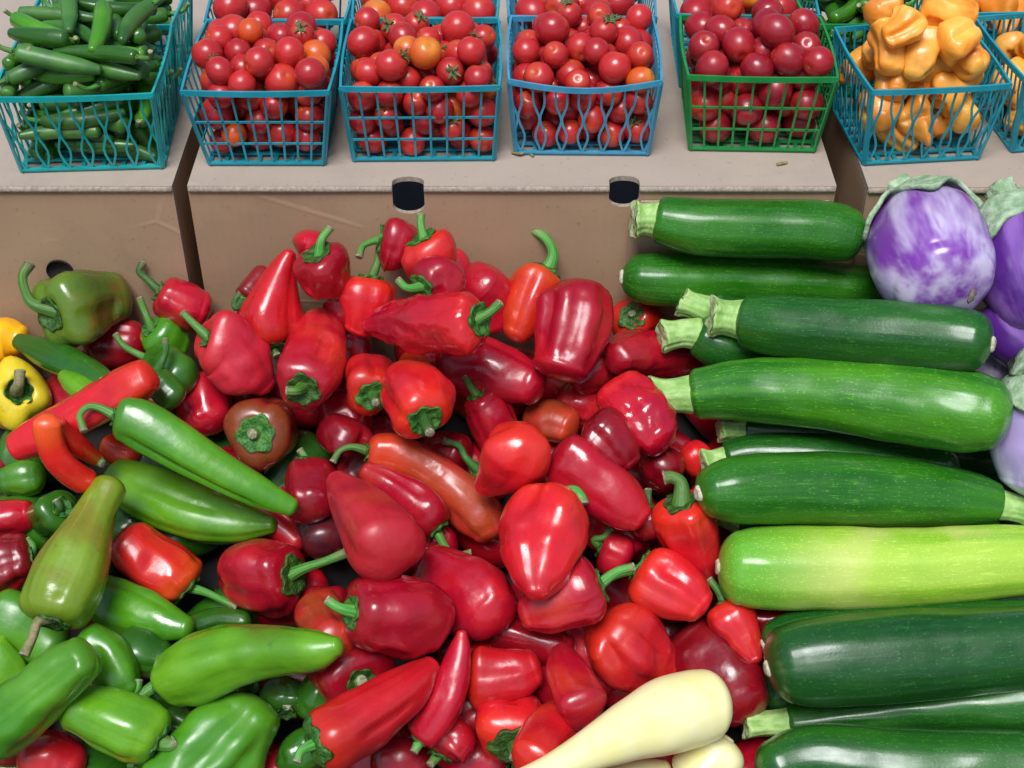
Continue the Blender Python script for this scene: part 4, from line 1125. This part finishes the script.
def tomato_calyx():
    V, F = [], []
    for k in range(6):
        a = 2*math.pi*k/6 + .3*math.sin(k*2.3); o = len(V)
        for q, wd, z in ((0, .0016, .0118), (.45, .0015, .0135), (.8, .0010, .0145), (1, .0002, .0138 + .003*math.sin(k*1.7))):
            for s in (-1, 1):
                for h in (0, .0005):
                    V.append((math.cos(a)*q*.0085 - math.sin(a)*wd*s, math.sin(a)*q*.0085 + math.cos(a)*wd*s, z + h))
        for i in range(3):
            b = o + i*4; F += [(b, b+4, b+6, b+2), (b+1, b+3, b+7, b+5), (b, b+1, b+5, b+4), (b+2, b+6, b+7, b+3)]
    v, f, _, _, _ = tube_mesh([(0, 0, .0115), (.0005, .0004, .015), (.002, .0012, .019)], [.0012, .0009, .0011], 8)
    o = len(V); V += [tuple(q) for q in v]; F += [tuple(i + o for i in q) for q in f]
    ob = mesh_obj('calyx', V, F, veg_mat('tomato_calyx', (.06,.11,.03), (.16,.17,.07), .7, 400)); me = ob.data; bpy.data.objects.remove(ob); return me
TCX = tomato_calyx()
def fill_tomatoes(bk, n, where, rng, mi_p=(.94, .06, 0), zmin=0.0, longp=.25, calp=.16, smin=.72, smax=1.06, mound=.9):
    def shp(r): return np.zeros((1, 3)), np.array([.0135 * r.uniform(smin, smax)]), None
    got = pack(bk, n, shp, rng, mound=mound, tries=110, zmin=zmin)
    top = max(c[2] for c, *_ in got)
    for c, O, r, _ in got:
        # the core of the heap, shut in on all sides, is left out
        if c[2] < min(top, bk['h'] + .006) - .034 and abs(c[0]) < bk['wt']/2 - .036 and c[1] > -bk['dt']/2 + .040: continue
        mi = rng.choice(3, p=mi_p)
        k = int(rng.integers(4, 6) if rng.random() < longp else rng.integers(0, 4))
        o = bpy.data.objects.new('cherry_tomato', tomato_data(k, int(mi))); COL.objects.link(o)
        o.location = tuple(in_basket(bk, c)); s = r[0] / .0135; o.scale = (s, s, s)
        cal = rng.random() < calp
        o.rotation_euler = (rng.uniform(-.5, 1.2), rng.uniform(-.7, .7), rng.uniform(0, 6)) if cal else (rng.uniform(-.6, 1.9), rng.uniform(-1.2, 1.2), rng.uniform(0, 6.28))
        col = {0: 'red', 1: 'orange-flushed', 2: 'wine red'}[int(mi)]
        tag(o, (col + ' tomato with a dried calyx ' if cal else 'plain ' + col + ' tomato ') + where, 'tomato',
            ('stalked ' if cal else '') + col + ' tomatoes ' + where)
        if cal:
            q = bpy.data.objects.new('calyx', TCX); COL.objects.link(q); q.parent = o

# slender chilies / wrinkled orange peppers for the baskets ------------
def small_shape(rng, ln, r, bend, pitch=.25, k=6):
    yaw = rng.uniform(0, 6.28); pt = rng.uniform(-pitch, pitch)
    d = np.array([math.cos(yaw)*math.cos(pt), math.sin(yaw)*math.cos(pt), math.sin(pt)]); s = np.array([-math.sin(yaw), math.cos(yaw), 0])
    u = np.linspace(-.5, .5, k); b = rng.uniform(-bend, bend)
    return np.outer(u*ln, d) + np.outer((u**2 - .08)*b*ln, s), None
def fill_peppers(bk, n, where, rng, kind, zmin=0.0, tries=170):
    if kind == 'chili':
        def shp(r):
            O, _ = small_shape(r, r.uniform(.050, .074), 0, .6, .35); rad = r.uniform(.0056, .0082)*np.array([.85, 1, 1, .95, .8, .45])
            return O, rad, None
    else:
        def shp(r):
            O, _ = small_shape(r, r.uniform(.026, .042), 0, .5, .7); rad = r.uniform(.0145, .0195)*np.array([.75, 1, 1.02, .9, .72, .45])
            return O, rad, None
    for i, (c, O, r, _) in enumerate(pack(bk, n, shp, rng, mound=.4, tries=tries, zmin=zmin, soft=.9 if kind == 'chili' else .74)):
        P = np.array([in_basket(bk, q) for q in O + c]); sd_ = int(rng.integers(1e6))
        if kind == 'chili':
            t = unit(P[0] - P[1]); st = [P[0] + t*.011 + np.array([0, 0, .001]), P[0] + t*.017 + np.array([rng.uniform(-.004, .004), 0, .007])]
            stalk = rng.random() < .4
            key = ['chili', 'chili', 'bottle', 'green'][int(rng.integers(0, 4))]
            build_pepper('green_chili', 'chili', ('stalked ' if stalk else 'stalkless ') + {'chili': 'mid green', 'bottle': 'dark green', 'green': 'light green'}[key] + ' chili ' + where, skin(key), P, r,
                         st if stalk else None, ('stalked ' if stalk else 'stalkless ') + {'chili': 'mid', 'bottle': 'dark', 'green': 'light'}[key] + ' green chilies ' + where, sd_, ns=20, nm=14, lobe_a=.03, dents=.05, stem_r=.0017)
        else:
            build_pepper('orange_pepper', 'pepper', 'wrinkled pale orange pepper ' + where, skin('apricot'), P, r, None, 'orange peppers ' + where, sd_, ns=32, nm=22, lobes=3, lobe_a=.17, dents=.20, wrinkle=.10,
                         groove=[(rng.uniform(0, 360), .42, 13, .05, .95), (rng.uniform(0, 360), .36, 12, .1, 1), (rng.uniform(0, 360), .3, 12, .1, 1)])

# ---- where each basket stands (front bottom corners and rim width read on the box top)
def place(p0, p1, wt, dt, h, style, mat, label, group, sag=0, db=None, z=ZT):
    a, b = at_z(*p0, z), at_z(*p1, z)
    wb = np.linalg.norm(b - a); yaw = math.atan2((b - a)[1], (b - a)[0]); db = db or dt * .82
    m = (a + b) / 2 + np.array([-math.sin(yaw), math.cos(yaw), 0]) * db / 2
    return basket(label, (m[0], m[1], z + .0005), yaw, wt, wb, dt, db, h, style, mat, group, sag)
GF, GB = 'berry baskets in the front row', 'berry baskets in the back row'
F0 = place((22,173), (163,169), .112, .108, .066, 'wavy', AQUA, 'turquoise plastic basket of green chilies at the left end of the front row', GF)
F1 = place((210,166), (324,166), .105, .112, .066, 'grid', TEAL, 'blue plastic basket of cherry tomatoes beside the green chilies', GF)
F2 = place((354,162), (494,161), .114, .108, .066, 'grid', TEAL, 'blue plastic basket of cherry tomatoes standing behind the left slot of the box', GF)
F3 = place((516,155), (648,156), .110, .102, .066, 'wavy', BLUE, 'blue plastic basket with bent lattice and sagging rim full of cherry tomatoes', GF, sag=.006)
F4 = place((690,151), (814,153), .108, .098, .066, 'grid', GREENP, 'green plastic basket of wine red tomatoes on the right end of the wide box', GF)
F5 = place((864,166), (978,160), .102, .100, .066, 'wavy', TEAL, 'teal plastic basket heaped with orange peppers', GF)
F6 = place((1012,153), (1120,146), .104, .100, .066, 'wavy', TEAL, 'teal plastic basket of orange peppers cut by the right edge in front', GF)
def behind(fr, gap, wt, style, mat, label, dx=0, h=.066):
    c, s = math.cos(fr['yaw']), math.sin(fr['yaw'])
    d = fr['dt']/2 + gap + .054
    return basket(label, (fr['loc'][0] + dx - s*d, fr['loc'][1] + c*d, ZT + .0005), fr['yaw']*.5, wt, wt - .016, .106, .09, h, style, mat, GB)
B0 = behind(F0, .001, .110, 'wavy', AQUA, 'turquoise plastic basket of green chilies at the left end of the back row', dx=.002)
B1 = behind(F1, .001, .108, 'grid', TEAL, 'blue plastic basket of tomatoes in the back row beside the green chilies')
B2 = behind(F2, .001, .112, 'grid', TEAL, 'blue plastic basket of tomatoes in the back row, behind the middle front basket')
B3 = behind(F3, .001, .114, 'grid', BLUE, 'blue plastic basket of tomatoes in the back row, behind the one with bent lattice')
B4 = behind(F4, .002, .110, 'grid', TEAL, 'blue plastic basket of tomatoes in the back row, behind the green basket', dx=-.002)
B5 = behind(F5, .002, .100, 'grid', GREENP, 'green plastic basket of dark green chilies behind the orange peppers', dx=-.016)
B6 = behind(F6, .003, .110, 'wavy', TEAL, 'teal plastic basket of orange peppers in the back row at the right edge', dx=-.012)
r_ = np.random.default_rng(21)
fill_tomatoes(F1, 84, 'in the front basket beside the green chilies', r_)
fill_tomatoes(F2, 90, 'in the front basket behind the left box slot', r_, (.90, .10, 0), calp=.2)
fill_tomatoes(F3, 82, 'in the front basket with bent lattice', r_, (.92, .08, 0), calp=.12)
fill_tomatoes(F4, 54, 'in the green plastic basket', r_, (.12, 0, .88), longp=.5, calp=0, smin=.85, smax=1.1, mound=.5)
for b_, wh in ((B1, 'in the back row basket beside the green chilies'), (B2, 'in the back row basket in the middle'), (B3, 'in the back row basket behind the bent lattice'), (B4, 'in the back row basket behind the green one')):
    fill_tomatoes(b_, 13, wh, r_, (.95, .05, 0), zmin=.046, calp=.0, smin=.95, smax=1.15)
fill_peppers(F0, 74, 'in the front turquoise basket', r_, 'chili')
fill_peppers(B0, 20, 'in the back turquoise basket', r_, 'chili', zmin=.040)
fill_peppers(B5, 18, 'in the green basket behind the orange peppers', r_, 'chili', zmin=.040)
fill_peppers(F5, 30, 'in the front teal basket', r_, 'habanero')
fill_peppers(F6, 16, 'in the front basket at the right edge', r_, 'habanero')
fill_peppers(B6, 8, 'in the back row basket at the right edge', r_, 'habanero', zmin=.036)

# ------------------------------------------------------------------ the heap itself
# what lies at the bottom of the heap and shows only in the gaps
rf = np.random.default_rng(5)
def floor_z(y): return ZB - SL * (YB - y) - .105
mo = []
for iy in range(7):
    for ix in range(10):
        y = .555 + iy*.052 + rf.uniform(-.01, .01); x = -.42 + ix*.065 + rf.uniform(-.012, .012)
        if y > .895: continue
        if x > .19: continue
        a = rf.uniform(-.9, .9) + (math.pi if rf.random() < .5 else 0)
        ln = rf.uniform(.05, .08); r0 = rf.uniform(.020, .026)
        d = np.array([math.cos(a), math.sin(a), SL*math.sin(a)])
        c = np.array([x, y, floor_z(y) + .03])
        P = np.array([c - d*ln/2, c, c + d*ln/2]); R = np.array([r0*.8, r0, r0*.5])
        green = (x < -.13 - .1*(.9 - y) and y < .84 and rf.random() < .7)
        P[:, 1] = np.minimum(P[:, 1], BACK_Y - R)
        pa = Path(P, R); add_spheres(pa, 7)
        nm = GRN if green else RED
        st = None
        if rf.random() < .6:
            o_ = unit(P[0] - P[1]); st = [P[0] + o_*.010 + np.array([0, 0, .003]), P[0] + o_*.018 + np.array([rf.uniform(-.008, .008), 0, .009])]
        build_pepper(nm, 'pepper', 'dark green pepper buried under the heap, showing only through gaps' if green else 'dark red pepper buried under the heap, showing only through gaps',
                     skin('bottle' if green else ('maroon' if rf.random() < .25 else 'crimson')), P, R, st,
                     'buried green peppers' if green else 'buried red peppers', int(rf.integers(1e6)), ns=24, nm=16)
# the crate floor the heap lies on
DV = [(-.75, .42), (.75, .42), (.75, YB - .006), (-.75, YB - .006)]
fl = mesh_obj('display_board', [(x, y, floor_z(y) + .0) for x, y in DV] + [(x, y, floor_z(y) - .012) for x, y in DV], [(0,1,2,3), (7,6,5,4), (0,4,5,1), (1,5,6,2), (2,6,7,3), (3,7,4,0)], DARK, smooth=False)
fl['kind'] = 'structure'
for k in range(7):                                   # lowest row of zucchini
    y = .53 + k*.055; z = floor_z(y) + .058
    P = np.array([(.17, y, z), (.24, y + .002, z), (.33, y - .002, z), (.41, y, z)]); R = np.array([.018, .024, .025, .02])
    zucchini('deep', 'dark zucchini in the lowest row, hidden under the stack', None, None, P=P, R=R, seed=k + 50)
LOG = []
for i, (layer, kind, name, key, label, mid, stem, kw) in enumerate(ITEMS):
    sd_ = 1000 + i*7
    if kind == 'zucchini': zucchini(key, label, mid, stem, seed=sd_, **kw); continue
    if kind == 'eggplant': eggplant(key, label, mid, stem, seed=sd_, **kw); continue
    if kind == 'squash': squash(label, mid, seed=sd_); continue
    P, R, off, sl = settle(mid, .045)
    LOG.append((round(off*100, 1), round(sl*100, 1), label[:50]))
    add_spheres(Path(P, R), 8)
    st = None
    if stem is not None:
        d0 = mid[0][3] if len(mid[0]) > 3 else 0
        # small calyx offsets are relative to the shoulder
        st = [lifted(q[0], q[1], off, (q[2] if len(q) > 2 else .3)) for q in stem]
    grp = {RED: 'red peppers in the heap', GRN: 'green peppers in the heap', CHI: 'chilies in the heap', YEL: 'yellow peppers', BEL: 'bell peppers in the heap'}[name]
    grp = kw.pop('group', grp)
    build_pepper(name, 'pepper' if name != CHI else 'chili', label, skin(key), P, R, st, grp, sd_, folds=(name in (RED, GRN, BEL)), **kw)
def twig(px, pts, r, label):
    b = at_z(*px, ZT)
    V, F, UV, _, _ = tube_mesh([b + np.array(q) for q in pts], [r] * len(pts), 8, .1)
    o = mesh_obj('dry_stalk', V - b, F, M_dry(), None, UV); o.location = tuple(b); tag(o, label, 'stalk')
twig((524, 155), [(-.009, .001, .0015), (-.003, -.003, .003), (.003, .001, .0016), (.007, -.004, .0014)], .0010, 'dry curled stalk on the box in front of the bent lattice basket')
twig((782, 166), [(-.004, 0, .001), (0, .001, .0018), (.004, .003, .001)], .0012, 'tiny dark stalk bit on the lid before the green basket')
print('TOMATOES', sum(o.name.startswith('cherry_tomato') for o in bpy.data.objects))
if __import__('os').environ.get('HEAPLOG'):
    for q in LOG: print(q)
